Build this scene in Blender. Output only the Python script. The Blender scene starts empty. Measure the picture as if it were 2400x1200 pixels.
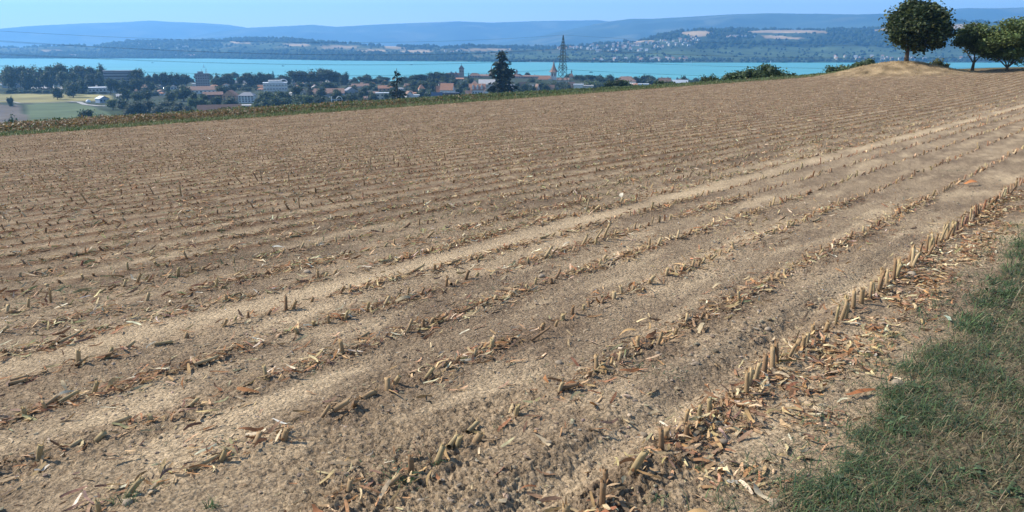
import bpy, math, random
import numpy as np
from mathutils import Matrix, Vector, Euler

RD = math.radians
rng = np.random.default_rng(11)
random.seed(11)
scene = bpy.context.scene
COL = scene.collection

# ------------------------------------------------------------------ camera, sky, sun, exposure
CAMH = 1.5
FPX = 1779.0                       # focal length in pixels of the 2400 px wide photograph
PITCH = math.atan(490.0 / FPX)     # horizon 490 px above the middle
cam_d = bpy.data.cameras.new('camera')
cam_d.sensor_width = 36.0
cam_d.lens = 36.0 * FPX / 2400.0
cam_d.clip_start = 0.05
cam_d.clip_end = 60000
cam = bpy.data.objects.new('camera', cam_d)
cam.location = (0, 0, CAMH)
cam.rotation_euler = (math.pi / 2 - PITCH, 0, 0)
COL.objects.link(cam)
scene.camera = cam

SUN_AZ, SUN_EL = RD(-74), RD(40)   # azimuth from +Y towards +X
world = bpy.data.worlds.new('World')
scene.world = world
world.use_nodes = True
wn = world.node_tree
sky = wn.nodes.new('ShaderNodeTexSky')
sky.sky_type = 'NISHITA'
sky.sun_disc = False
sky.sun_elevation = SUN_EL
sky.sun_rotation = SUN_AZ
sky.altitude = 500
sky.air_density = 1.0
sky.dust_density = 0.6
sky.ozone_density = 2.5
bg = wn.nodes['Background']
bg.inputs['Strength'].default_value = 0.15
wn.links.new(sky.outputs[0], bg.inputs['Color'])

sun_d = bpy.data.lights.new('sun', 'SUN')
sun_d.energy = 5.0
sun_d.angle = RD(0.53)
sun_d.color = (1.0, 0.95, 0.87)
sun = bpy.data.objects.new('sun', sun_d)
sdir = Vector((math.sin(SUN_AZ) * math.cos(SUN_EL), math.cos(SUN_AZ) * math.cos(SUN_EL), math.sin(SUN_EL)))
sun.rotation_euler = sdir.to_track_quat('Z', 'Y').to_euler()
sun.location = (-30, 10, 40)
COL.objects.link(sun)

vs = scene.view_settings
vs.view_transform = 'Standard'
vs.look = 'None'
vs.exposure = 0.55
vs.gamma = 1.0
scene.cycles.use_denoising = True
scene.cycles.max_bounces = 6
scene.cycles.diffuse_bounces = 2
scene.cycles.glossy_bounces = 2
scene.cycles.transmission_bounces = 2
scene.cycles.volume_bounces = 2
scene.cycles.transparent_max_bounces = 4

# ------------------------------------------------------------------ picture <-> place
CP, SP = math.cos(PITCH), math.sin(PITCH)

def ray(px, py):
    X = (px - 1200.0) / FPX
    u = (600.0 - py) / FPX
    return X, CP + u * SP, -SP + u * CP

def azel(px, py):
    x, y, z = ray(px, py)
    return math.atan2(x, y), z / math.hypot(x, y)          # azimuth, tangent of elevation

def project(x, y, z):
    """numpy: place -> pixel of the 2400 px photograph"""
    dz = z - CAMH
    fwd = y * CP - dz * SP
    up = y * SP + dz * CP
    return 1200 + FPX * x / fwd, 600 - FPX * up / fwd

# ------------------------------------------------------------------ noise
def _h(ix, iy, s):
    n = (ix.astype(np.int64) * 374761393 + iy.astype(np.int64) * 668265263 + s * 1442695041) & 0xffffffff
    n = ((n ^ (n >> 13)) * 1274126177) & 0xffffffff
    return ((n ^ (n >> 16)) & 0xffff) / 65535.0

def gnoise(x, y, s=0):
    x = np.asarray(x, float); y = np.asarray(y, float)
    ix, iy = np.floor(x), np.floor(y)
    fx, fy = x - ix, y - iy
    ux = fx * fx * fx * (fx * (fx * 6 - 15) + 10)
    uy = fy * fy * fy * (fy * (fy * 6 - 15) + 10)
    def g(dx, dy):
        a = _h(ix + dx, iy + dy, s) * 2 * np.pi
        return np.cos(a) * (fx - dx) + np.sin(a) * (fy - dy)
    a = g(0, 0) * (1 - ux) + g(1, 0) * ux
    b = g(0, 1) * (1 - ux) + g(1, 1) * ux
    return (a * (1 - uy) + b * uy) * 1.5

def fbm(x, y, s=0, n=4, lac=2.03, gain=0.5):
    t = 0; a = 1; k = 1
    for i in range(n):
        t = t + a * gnoise(x * k, y * k, s + i * 7)
        a *= gain; k *= lac
    return t

def sstep(a, b, x):
    t = np.clip((x - a) / (b - a), 0, 1)
    return t * t * (3 - 2 * t)

# ------------------------------------------------------------------ ground shape
ROWAZ = RD(40.3)                                    # direction the stubble rows run
SU = np.array([math.sin(ROWAZ), math.cos(ROWAZ)])   # along the rows
NU = np.array([-math.cos(ROWAZ), math.sin(ROWAZ)])  # across the rows, away to the left
WID = 45.0
FC = [2.4382, -3.4315, -0.2101, -1.3272, 0.9329, 0.0946, 0.4452, 0.2129, 0.0265]
PLAIN, LAKEZ = -58.0, -60.0
MAZ, MR = azel(2108, 160)[0], 104.0                 # the mound
MX, MY = MR * math.sin(MAZ), MR * math.cos(MAZ)

def edge_r(az):
    off = ROWAZ - az
    r = WID / np.sin(np.clip(off, 0.05, 2.2))
    return (r ** -4 + 112.0 ** -4) ** -0.25

def mound(x, y):
    # local axes: a = to the right seen from the camera, b = away
    a = (x - MX) * math.cos(MAZ) - (y - MY) * math.sin(MAZ)
    b = (x - MX) * math.sin(MAZ) + (y - MY) * math.cos(MAZ)
    wa = np.where(a < 0, 6.3, 5.6)
    n = 1 + .05 * gnoise(a / 1.7, b / 1.7, 17) + .03 * gnoise(a / .6, b / .6, 18)
    return 1.58 * n * np.exp(-np.abs(a / wa) ** 2.3 - np.abs(b / 3.8) ** 2.2)

def field_z(x, y):
    X, Y = x / 50.0, y / 50.0
    c = FC
    z = c[0]*X + c[1]*Y + c[2]*X*X + c[3]*X*Y + c[4]*Y*Y + c[5]*X**3 + c[6]*X*X*Y + c[7]*X*Y*Y + c[8]*Y**3
    return z + mound(x, y)

def ground_z(x, y):
    x = np.asarray(x, float); y = np.asarray(y, float)
    az = np.arctan2(x, y); r = np.hypot(x, y)
    re = edge_r(az)
    rc = np.minimum(r, re + 4)
    zf = field_z(np.sin(az) * rc, np.cos(az) * rc)
    t = np.clip(r - re - 4, 0, None)
    zf = zf - 0.05 * np.minimum(t, 12)
    s = np.clip((r - re - 14) / (560 - re), 0, 1)
    bx, by = 1230 * math.sin(azel(1190, 180)[0]), 1230 * math.cos(azel(1190, 180)[0])
    bump = 13 * np.exp(-((x - bx) / 190) ** 4 - ((y - by) / 130) ** 2)
    zp = PLAIN + bump + 0.6 * gnoise(x / 90, y / 90, 5)
    return zf + (zp - zf) * (1 - (1 - s) ** 2.0)

def at(px, d):
    az = azel(px, 150)[0]
    x, y = d * math.sin(az), d * math.cos(az)
    return x, y, float(ground_z(x, y))

def base_at(px, py):
    """point of the valley ground seen at a pixel"""
    az, te = azel(px, py)
    lo, hi = 130.0, 1700.0
    zz = PLAIN
    for _ in range(30):
        d = min(max((zz - CAMH) / te, lo), hi)
        zz = float(ground_z(d * math.sin(az), d * math.cos(az)))
    return d

def height_to(px, py, d):
    """height z of a pixel's ray at horizontal distance d"""
    az, te = azel(px, py)
    return CAMH + te * d

def mpp(d, px=1200):
    """metres per pixel at horizontal distance d"""
    X = (px - 1200.0) / FPX
    return d / FPX / math.hypot(X, 1.03)

# ------------------------------------------------------------------ mesh helpers
def mesh_np(name, V, faces, col=None, smooth=False, mats=None, midx=None):
    """faces: list of (M,k) int arrays"""
    me = bpy.data.meshes.new(name)
    V = np.ascontiguousarray(V, np.float32)
    faces = [np.asarray(f, np.int32) for f in faces if len(f)]
    nl = sum(f.size for f in faces); nf = sum(len(f) for f in faces)
    me.vertices.add(len(V)); me.vertices.foreach_set('co', V.ravel())
    me.loops.add(nl); me.loops.foreach_set('vertex_index', np.concatenate([f.ravel() for f in faces]))
    tot = np.concatenate([np.full(len(f), f.shape[1], np.int32) for f in faces])
    start = np.concatenate([[0], np.cumsum(tot)[:-1]]).astype(np.int32)
    me.polygons.add(nf); me.polygons.foreach_set('loop_start', start)
    try:
        me.polygons.foreach_set('loop_total', tot)
    except Exception:
        pass
    me.polygons.foreach_set('use_smooth', np.full(nf, smooth, bool))
    if mats:
        for m in mats: me.materials.append(m)
    if midx is not None:
        me.polygons.foreach_set('material_index', np.asarray(midx, np.int32))
    if col is not None:
        a = me.color_attributes.new('Col', 'FLOAT_COLOR', 'POINT')
        c = np.ones((len(V), 4), np.float32); c[:, :3] = col
        a.data.foreach_set('color', c.ravel())
    me.update(calc_edges=True)
    return me

def link(name, me, parent=None, loc=None, rot=None, scale=None):
    o = bpy.data.objects.new(name, me)
    COL.objects.link(o)
    if parent is not None: o.parent = parent
    if loc is not None: o.location = loc
    if rot is not None: o.rotation_euler = rot
    if scale is not None: o.scale = scale
    return o

def tag(o, label=None, cat=None, group=None, kind=None):
    if label: o['label'] = label
    if cat: o['category'] = cat
    if group: o['group'] = group
    if kind: o['kind'] = kind
    return o

def empty(name, loc, rz=0.0):
    o = bpy.data.objects.new(name, None)
    o.empty_display_size = 0.5
    o.location = loc; o.rotation_euler = (0, 0, rz)
    COL.objects.link(o)
    return o

class MB:
    """collects boxes, prisms and tubes; build() makes one mesh object"""
    def __init__(s): s.v = []; s.f = []; s.m = []
    def add(s, V, F, m=0):
        n = len(s.v); s.v += [tuple(p) for p in V]
        for f in F: s.f.append([i + n for i in f]); s.m.append(m)
    def box(s, x0, x1, y0, y1, z0, z1, m=0):
        V = [(x0,y0,z0),(x1,y0,z0),(x1,y1,z0),(x0,y1,z0),(x0,y0,z1),(x1,y0,z1),(x1,y1,z1),(x0,y1,z1)]
        s.add(V, [(0,3,2,1),(4,5,6,7),(0,1,5,4),(1,2,6,5),(2,3,7,6),(3,0,4,7)], m)
    def tube(s, pts, rad, n=6, m=0, cap=True):
        pts = [Vector(p) for p in pts]
        if not hasattr(rad, '__len__'): rad = [rad] * len(pts)
        rings = []
        for i, p in enumerate(pts):
            d = (pts[min(i+1, len(pts)-1)] - pts[max(i-1, 0)]).normalized()
            a = d.cross(Vector((0.3, 0.2, 1)) if abs(d.z) < .95 else Vector((1, 0.1, 0))).normalized()
            b = d.cross(a)
            rings.append([p + (a * math.cos(2*math.pi*k/n) + b * math.sin(2*math.pi*k/n)) * rad[i] for k in range(n)])
        V = [q for r in rings for q in r]
        F = []
        for i in range(len(pts)-1):
            for k in range(n):
                F.append((i*n+k, i*n+(k+1)%n, (i+1)*n+(k+1)%n, (i+1)*n+k))
        if cap:
            F.append(tuple(range(n))[::-1]); F.append(tuple(range((len(pts)-1)*n, len(pts)*n)))
        s.add(V, F, m)
    def mesh(s, name, mats, smooth=False):
        me = bpy.data.meshes.new(name)
        me.from_pydata(s.v, [], s.f)
        for m in (mats if isinstance(mats, (list, tuple)) else [mats]): me.materials.append(m)
        me.polygons.foreach_set('material_index', s.m)
        me.polygons.foreach_set('use_smooth', [smooth] * len(s.f))
        me.update()
        return me
    def build(s, name, mats, parent=None, smooth=False, **k):
        return link(name, s.mesh(name, mats, smooth), parent, **k)

def rotz(a):
    a = np.asarray(a, float); c, s = np.cos(a), np.sin(a); o = np.zeros_like(a); i = np.ones_like(a)
    return np.stack([np.stack([c, -s, o], -1), np.stack([s, c, o], -1), np.stack([o, o, i], -1)], -2)
def rotx(a):
    a = np.asarray(a, float); c, s = np.cos(a), np.sin(a); o = np.zeros_like(a); i = np.ones_like(a)
    return np.stack([np.stack([i, o, o], -1), np.stack([o, c, -s], -1), np.stack([o, s, c], -1)], -2)
def roty(a):
    a = np.asarray(a, float); c, s = np.cos(a), np.sin(a); o = np.zeros_like(a); i = np.ones_like(a)
    return np.stack([np.stack([c, o, s], -1), np.stack([o, i, o], -1), np.stack([-s, o, c], -1)], -2)

class Heap:
    """many copies of small base meshes joined into one"""
    def __init__(s): s.V = []; s.F = {}; s.C = []; s.n = 0
    def put(s, bv, bf, loc, M, scale, col, shade=None):
        bv = np.asarray(bv, float); N = len(loc)
        if N == 0: return
        sc = np.asarray(scale, float)
        if sc.ndim == 1: sc = np.repeat(sc[:, None], 3, 1)
        P = np.einsum('nij,nkj->nki', M, bv[None] * sc[:, None, :]) + np.asarray(loc)[:, None, :]
        k = len(bv)
        s.V.append(P.reshape(-1, 3))
        C = np.repeat(np.asarray(col)[:, None, :], k, 1)
        if shade is not None: C = C * np.asarray(shade)[None, :, None]
        s.C.append(C.reshape(-1, 3))
        off = (np.arange(N) * k + s.n)[:, None, None]
        for f in bf:
            f = np.asarray(f); s.F.setdefault(f.shape[1], []).append((f[None] + off).reshape(-1, f.shape[1]))
        s.n += N * k
    def mesh(s, name, mat, smooth=False):
        return mesh_np(name, np.concatenate(s.V), [np.concatenate(v) for v in s.F.values()], np.concatenate(s.C), smooth, [mat])

def palette(N, cols, w, jit=0.18):
    c = np.array(cols, float)[rng.choice(len(cols), N, p=np.array(w) / sum(w))]
    return c * np.exp(rng.normal(0, jit, (N, 1))) * np.exp(rng.normal(0, jit * .25, (N, 3)))

# ------------------------------------------------------------------ materials
def new_mat(name):
    m = bpy.data.materials.new(name); m.use_nodes = True
    return m, m.node_tree, m.node_tree.nodes['Principled BSDF']

def set_spec(b, v):
    for k in ('Specular IOR Level', 'Specular'):
        if k in b.inputs: b.inputs[k].default_value = v; return

def mat_attr(name, rough=0.9, spec=0.1, nscale=0.0, namt=0.3, bump=0.0, bscale=50.0, transl=0.0):
    """colour from the mesh's own colour attribute, varied by noise"""
    m, t, b = new_mat(name)
    b.inputs['Roughness'].default_value = rough; set_spec(b, spec)
    at_ = t.nodes.new('ShaderNodeAttribute'); at_.attribute_name = 'Col'
    out = at_.outputs['Color']
    if nscale:
        tc = t.nodes.new('ShaderNodeTexCoord')
        n = t.nodes.new('ShaderNodeTexNoise'); n.inputs['Scale'].default_value = nscale; n.inputs['Detail'].default_value = 6
        t.links.new(tc.outputs['Object'], n.inputs['Vector'])
        mr = t.nodes.new('ShaderNodeMapRange')
        mr.inputs['From Min'].default_value = 0.3; mr.inputs['From Max'].default_value = 0.7
        mr.inputs['To Min'].default_value = 1 - namt; mr.inputs['To Max'].default_value = 1 + namt
        t.links.new(n.outputs['Fac'], mr.inputs['Value'])
        mx = t.nodes.new('ShaderNodeVectorMath'); mx.operation = 'SCALE'
        t.links.new(out, mx.inputs[0]); t.links.new(mr.outputs[0], mx.inputs['Scale'])
        out = mx.outputs[0]
    t.links.new(out, b.inputs['Base Color'])
    if bump:
        tc = t.nodes.new('ShaderNodeTexCoord')
        n = t.nodes.new('ShaderNodeTexNoise'); n.inputs['Scale'].default_value = bscale; n.inputs['Detail'].default_value = 5
        n.inputs['Roughness'].default_value = 0.65
        t.links.new(tc.outputs['Object'], n.inputs['Vector'])
        bp = t.nodes.new('ShaderNodeBump'); bp.inputs['Strength'].default_value = 1.0; bp.inputs['Distance'].default_value = bump
        t.links.new(n.outputs['Fac'], bp.inputs['Height']); t.links.new(bp.outputs[0], b.inputs['Normal'])
    if transl:
        tr = t.nodes.new('ShaderNodeBsdfTranslucent'); t.links.new(out, tr.inputs['Color'])
        mx = t.nodes.new('ShaderNodeMixShader'); mx.inputs[0].default_value = transl
        o = t.nodes['Material Output']
        t.links.new(b.outputs[0], mx.inputs[1]); t.links.new(tr.outputs[0], mx.inputs[2]); t.links.new(mx.outputs[0], o.inputs['Surface'])
    return m

def mat_col(name, col, rough=0.8, spec=0.2, nscale=3.0, namt=0.2, metal=0.0):
    """one colour with a noise-driven variation"""
    m, t, b = new_mat(name)
    b.inputs['Roughness'].default_value = rough; set_spec(b, spec); b.inputs['Metallic'].default_value = metal
    tc = t.nodes.new('ShaderNodeTexCoord')
    n = t.nodes.new('ShaderNodeTexNoise'); n.inputs['Scale'].default_value = nscale; n.inputs['Detail'].default_value = 4
    t.links.new(tc.outputs['Object'], n.inputs['Vector'])
    r = t.nodes.new('ShaderNodeValToRGB')
    c = np.array(col)
    r.color_ramp.elements[0].position = 0.3; r.color_ramp.elements[1].position = 0.7
    r.color_ramp.elements[0].color = (*(c * (1 - namt)), 1); r.color_ramp.elements[1].color = (*np.clip(c * (1 + namt), 0, 1), 1)
    t.links.new(n.outputs['Fac'], r.inputs[0]); t.links.new(r.outputs[0], b.inputs['Base Color'])
    return m

def soil_mat():
    m = mat_attr('dry_soil', 0.95, 0.04, nscale=55.0, namt=0.42)
    t = m.node_tree; b = t.nodes['Principled BSDF']
    tc = t.nodes.new('ShaderNodeTexCoord')
    vo = t.nodes.new('ShaderNodeTexVoronoi'); vo.feature = 'SMOOTH_F1'; vo.inputs['Scale'].default_value = 48; vo.inputs['Smoothness'].default_value = .25
    ns = t.nodes.new('ShaderNodeTexNoise'); ns.inputs['Scale'].default_value = 95; ns.inputs['Detail'].default_value = 5; ns.inputs['Roughness'].default_value = .7
    nw = t.nodes.new('ShaderNodeTexNoise'); nw.inputs['Scale'].default_value = 14
    mixv = t.nodes.new('ShaderNodeMixRGB'); mixv.inputs[0].default_value = .08
    t.links.new(tc.outputs['Object'], nw.inputs['Vector']); t.links.new(tc.outputs['Object'], mixv.inputs[1]); t.links.new(nw.outputs['Color'], mixv.inputs[2])
    t.links.new(mixv.outputs[0], vo.inputs['Vector']); t.links.new(tc.outputs['Object'], ns.inputs['Vector'])
    b1 = t.nodes.new('ShaderNodeBump'); b1.invert = True; b1.inputs['Distance'].default_value = .020; b1.inputs['Strength'].default_value = .9
    b2 = t.nodes.new('ShaderNodeBump'); b2.inputs['Distance'].default_value = .012; b2.inputs['Strength'].default_value = 1.0
    t.links.new(vo.outputs['Distance'], b1.inputs['Height']); t.links.new(ns.outputs['Fac'], b2.inputs['Height'])
    t.links.new(b1.outputs[0], b2.inputs['Normal']); t.links.new(b2.outputs[0], b.inputs['Normal'])
    # darker residue-laden bands along the far rows, which run 0.725 m apart
    def mth(op, a, b_=None):
        n = t.nodes.new('ShaderNodeMath'); n.operation = op
        for i, q in enumerate((a, b_)):
            if q is None: continue
            if isinstance(q, (int, float)): n.inputs[i].default_value = q
            else: t.links.new(q, n.inputs[i])
        return n.outputs[0]
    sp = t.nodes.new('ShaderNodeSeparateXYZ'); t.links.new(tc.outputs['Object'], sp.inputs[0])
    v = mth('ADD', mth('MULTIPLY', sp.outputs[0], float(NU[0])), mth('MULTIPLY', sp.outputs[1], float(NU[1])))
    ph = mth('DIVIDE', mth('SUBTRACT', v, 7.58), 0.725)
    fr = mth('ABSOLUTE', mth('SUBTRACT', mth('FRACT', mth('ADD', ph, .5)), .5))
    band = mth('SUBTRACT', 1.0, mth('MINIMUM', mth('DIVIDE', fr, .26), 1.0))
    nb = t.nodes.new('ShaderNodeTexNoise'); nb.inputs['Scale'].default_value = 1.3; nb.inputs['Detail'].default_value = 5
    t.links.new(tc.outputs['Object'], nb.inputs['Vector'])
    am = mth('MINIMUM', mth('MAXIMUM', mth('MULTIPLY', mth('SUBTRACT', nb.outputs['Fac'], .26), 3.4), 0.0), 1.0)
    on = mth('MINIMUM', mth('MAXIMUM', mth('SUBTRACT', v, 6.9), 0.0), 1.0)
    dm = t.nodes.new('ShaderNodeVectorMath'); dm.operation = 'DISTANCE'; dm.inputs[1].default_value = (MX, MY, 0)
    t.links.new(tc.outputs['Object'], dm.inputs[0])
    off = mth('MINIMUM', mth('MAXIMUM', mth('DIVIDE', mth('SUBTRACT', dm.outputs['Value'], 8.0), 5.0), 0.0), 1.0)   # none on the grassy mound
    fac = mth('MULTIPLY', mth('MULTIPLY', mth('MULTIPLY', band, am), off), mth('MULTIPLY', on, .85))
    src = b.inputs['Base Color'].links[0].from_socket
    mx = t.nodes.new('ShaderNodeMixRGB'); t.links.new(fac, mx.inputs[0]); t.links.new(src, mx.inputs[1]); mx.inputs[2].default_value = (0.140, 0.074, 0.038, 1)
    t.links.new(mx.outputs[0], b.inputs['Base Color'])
    return m
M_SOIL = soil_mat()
M_CLOD = mat_attr('soil_clod', 0.95, 0.05, nscale=60.0, namt=0.25)
M_STRAW = mat_attr('dry_corn_straw', 0.75, 0.2, nscale=45.0, namt=0.3, transl=0.12)
M_STALK = mat_attr('corn_stalk', 0.8, 0.2, nscale=60.0, namt=0.3)
M_GRASS = mat_attr('grass_blade', 0.6, 0.3, transl=0.3)
M_LEAF = mat_attr('leaf', 0.55, 0.3, transl=0.36)
M_WOOD = mat_attr('far_wood', 0.9, 0.05)
M_LAND = mat_attr('land_cover', 0.95, 0.05, nscale=0.02, namt=0.25)
M_FAR = mat_attr('far_land', 0.95, 0.05, nscale=0.004, namt=0.25)
M_BARK = mat_col('bark', (0.10, 0.075, 0.055), 0.95, 0.1, 6.0, 0.35)

# ------------------------------------------------------------------ field
ROWS = [1.38, 2.13, 2.9, 3.63, 4.28, 4.86, 5.52, 6.15, 6.85] + [7.58 + 0.725 * i for i in range(52)]
ROWS_A = np.array(ROWS)

def row_dist(v):
    i = np.clip(np.searchsorted(ROWS_A, v), 1, len(ROWS_A) - 1)
    return np.minimum(np.abs(v - ROWS_A[i - 1]), np.abs(v - ROWS_A[i]))

def grass_edge(u):
    return 0.78 + 0.15 * gnoise(u * 1.1, u * 0 + 3.3, 41) + 0.10 * gnoise(u * 4.1, u * 0 + 9.3, 43)

NA_F = 600
AZ_F = (RD(-46), RD(48))

def soil(x, y, cell=None):
    """height of the worked soil with its crumbs, and what it is like there"""
    U = x * SU[0] + y * SU[1]; V = x * NU[0] + y * NU[1]
    Z = field_z(x, y)
    if cell is None:
        r = np.hypot(x, y)
        cell = np.maximum(np.clip(0.0017 * (r * r + 2.2) / CAMH, 0.0045, 0.45), r * (AZ_F[1] - AZ_F[0]) / NA_F)
    rough = sstep(-0.35, 0.45, fbm(U / 1.3, V / .55, 21, 3))           # crumbly or dusty
    rd = row_dist(V)
    inrow = np.exp(-(rd / 0.13) ** 2) * sstep(1.1, 1.3, V)
    rough = np.clip(rough * .8 + .45 * inrow, 0, 1)
    dust = np.exp(-((V - 5.22) / 0.31) ** 2) * (0.82 + .40 * fbm(U / 2, V / .4, 8, 2)) + .35 * np.exp(-((V - 10.4) / 0.3) ** 2)
    dust = dust + np.exp(-((V - 1.05) / 0.16) ** 2) * 0.15 * (1 - sstep(7, 10, U))
    dust = dust + .6 * sstep(.15, .5, fbm(U / 1.1, V / .35, 25, 2)) * sstep(5, 4.4, V)
    dust = np.clip(dust, 0, 1)
    rough = rough * (1 - .65 * dust)
    for lam, amp, sd in ((0.55, .012, 1), (0.2, .010, 2), (0.095, .013, 3), (0.05, .016, 4), (0.027, .015, 5), (0.016, .010, 6)):
        k = sstep(0.35, 0.8, lam / (2.2 * cell))
        n = gnoise(U / lam, V / (lam * .8), 50 + sd)
        if lam < .3: n = 0.45 - 1.5 * np.abs(n)                           # rounded crumbs
        Z = Z + amp * n * k * (0.25 + 0.95 * rough) * (1 - .28 * sstep(1.9, 3.0, V))
    # the rows: low ridges of pushed soil; a furrow and clod bank beside the first row
    Z = Z + 0.022 * inrow * (0.6 + .6 * gnoise(U / .35, V / .2, 77))
    Z = Z - 0.035 * np.exp(-((V - 1.58) / 0.10) ** 2) * (1 - sstep(6, 9, U)) + 0.02 * np.exp(-((V - 1.80) / 0.12) ** 2) * (1 - sstep(6, 9, U))
    Z = Z + 0.03 * sstep(.9, .6, V) * sstep(14, 8, U)
    return Z, rough, dust, inrow, U, V

def soil_z(x, y):
    return soil(np.asarray(x, float), np.asarray(y, float))[0]

def field_patch():
    NA = NA_F
    az = np.linspace(AZ_F[0], AZ_F[1], NA)
    r = [1.2]
    while r[-1] < 112:
        x = r[-1]
        r.append(x + min(max(0.0017 * (x * x + 2.2) / CAMH, 0.0045), 0.45))
    r = np.array(r)
    re = edge_r(az)
    r0 = 24.0
    far = np.clip((r - r0) / (r[-1] - r0), 0, 1)
    RR = np.where(r[:, None] <= r0, r[:, None], r0 + far[:, None] * (re[None] + 0.3 - r0))
    X = RR * np.sin(az)[None]; Y = RR * np.cos(az)[None]
    Z, rough, dust, inrow, U, Vv = soil(X, Y)
    # colours of the soil itself
    w = np.clip(0.42 + 0.38 * fbm(U / 2.4, Vv / .9, 31, 4) + .22 * gnoise(U / .09, Vv / .07, 33) + .2 * gnoise(U / .035, Vv / .03, 36) - 0.18 * rough + 0.62 * dust, 0, 1.22)
    dark = np.array((0.196, 0.138, 0.088)); light = np.array((0.490, 0.360, 0.218))
    C = dark + (light - dark) * w[..., None]
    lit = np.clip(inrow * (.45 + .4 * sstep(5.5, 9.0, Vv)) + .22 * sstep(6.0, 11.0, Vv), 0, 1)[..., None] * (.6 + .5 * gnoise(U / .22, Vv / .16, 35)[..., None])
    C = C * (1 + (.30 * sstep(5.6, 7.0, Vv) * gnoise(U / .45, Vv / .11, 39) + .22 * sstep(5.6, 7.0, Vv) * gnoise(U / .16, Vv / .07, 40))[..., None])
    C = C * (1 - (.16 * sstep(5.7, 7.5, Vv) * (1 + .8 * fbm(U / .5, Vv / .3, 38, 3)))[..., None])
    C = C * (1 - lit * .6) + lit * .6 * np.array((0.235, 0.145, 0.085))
    gr = sstep(0, .14, grass_edge(U) - Vv) * sstep(15, 11, U)
    C = C * (1 - .7 * gr[..., None]) + .7 * gr[..., None] * np.array((0.085, 0.080, 0.048))
    md = np.clip(mound(X, Y) / 0.45, 0, 1)[..., None]
    mc = np.array((0.37, 0.265, 0.15)) * (.8 + .55 * fbm(X / 1.2, Y / 1.2, 3, 4)[..., None])
    C = C * (1 - md) + md * mc
    nr = len(r)
    I = np.arange(nr * NA).reshape(nr, NA)
    Fq = np.stack([I[:-1, :-1], I[:-1, 1:], I[1:, 1:], I[1:, :-1]], -1).reshape(-1, 4)[:, ::-1]
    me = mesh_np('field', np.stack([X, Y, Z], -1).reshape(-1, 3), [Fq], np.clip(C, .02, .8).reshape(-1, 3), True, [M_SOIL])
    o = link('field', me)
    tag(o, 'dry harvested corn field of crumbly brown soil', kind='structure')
field_patch()

def around():
    """the ground beside and behind the camera, outside the finely worked patch"""
    C0 = np.array((0.105, 0.098, 0.056)); C1 = np.array((0.33, 0.25, 0.16)); parts = []; F = []; Cs = []; n = 0
    for (a0, a1, r0, r1, na, nr) in ((AZ_F[1] - .012, AZ_F[0] + .012 + 2 * math.pi, .02, 112, 150, 170), (AZ_F[0] - .02, AZ_F[1] + .02, .02, 1.23, 40, 16)):
        az = np.linspace(a0, a1, na); r = np.geomspace(max(r0, .05), r1, nr)
        X = r[:, None] * np.sin(az); Y = r[:, None] * np.cos(az)
        Z = soil(np.clip(X, -60, 90), np.maximum(Y, -6))[0] - .008
        U = X * SU[0] + Y * SU[1]; V = X * NU[0] + Y * NU[1]
        g = sstep(-.05, .1, grass_edge(U) - V)[..., None]; nn = fbm(X / .5, Y / .5, 9, 3)[..., None]
        Cs.append(((C1 * (1 - g) + C0 * g) * (1 + .4 * nn)).reshape(-1, 3)); parts.append(np.stack([X, Y, Z], -1).reshape(-1, 3))
        I = np.arange(na * nr).reshape(nr, na) + n; n += na * nr
        F.append(np.stack([I[:-1, :-1], I[:-1, 1:], I[1:, 1:], I[1:, :-1]], -1).reshape(-1, 4)[:, ::-1])
    me = mesh_np('ground', np.concatenate(parts), [np.concatenate(F)], np.clip(np.concatenate(Cs), .02, .8), True, [M_SOIL])
    tag(link('ground', me), kind='structure')
around()

def xy(u, v):
    return SU[0] * u + NU[0] * v, SU[1] * u + NU[1] * v

# ------------------------------------------------------------------ valley ground, lake, hills
def poly_in(px, py, P):
    P = np.asarray(P, float); inside = np.zeros(px.shape, bool); j = len(P) - 1
    for i in range(len(P)):
        xi, yi = P[i]; xj, yj = P[j]
        c = ((yi > py) != (yj > py)) & (px < (xj - xi) * (py - yi) / (yj - yi + 1e-9) + xi)
        inside ^= c; j = i
    return inside

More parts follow.
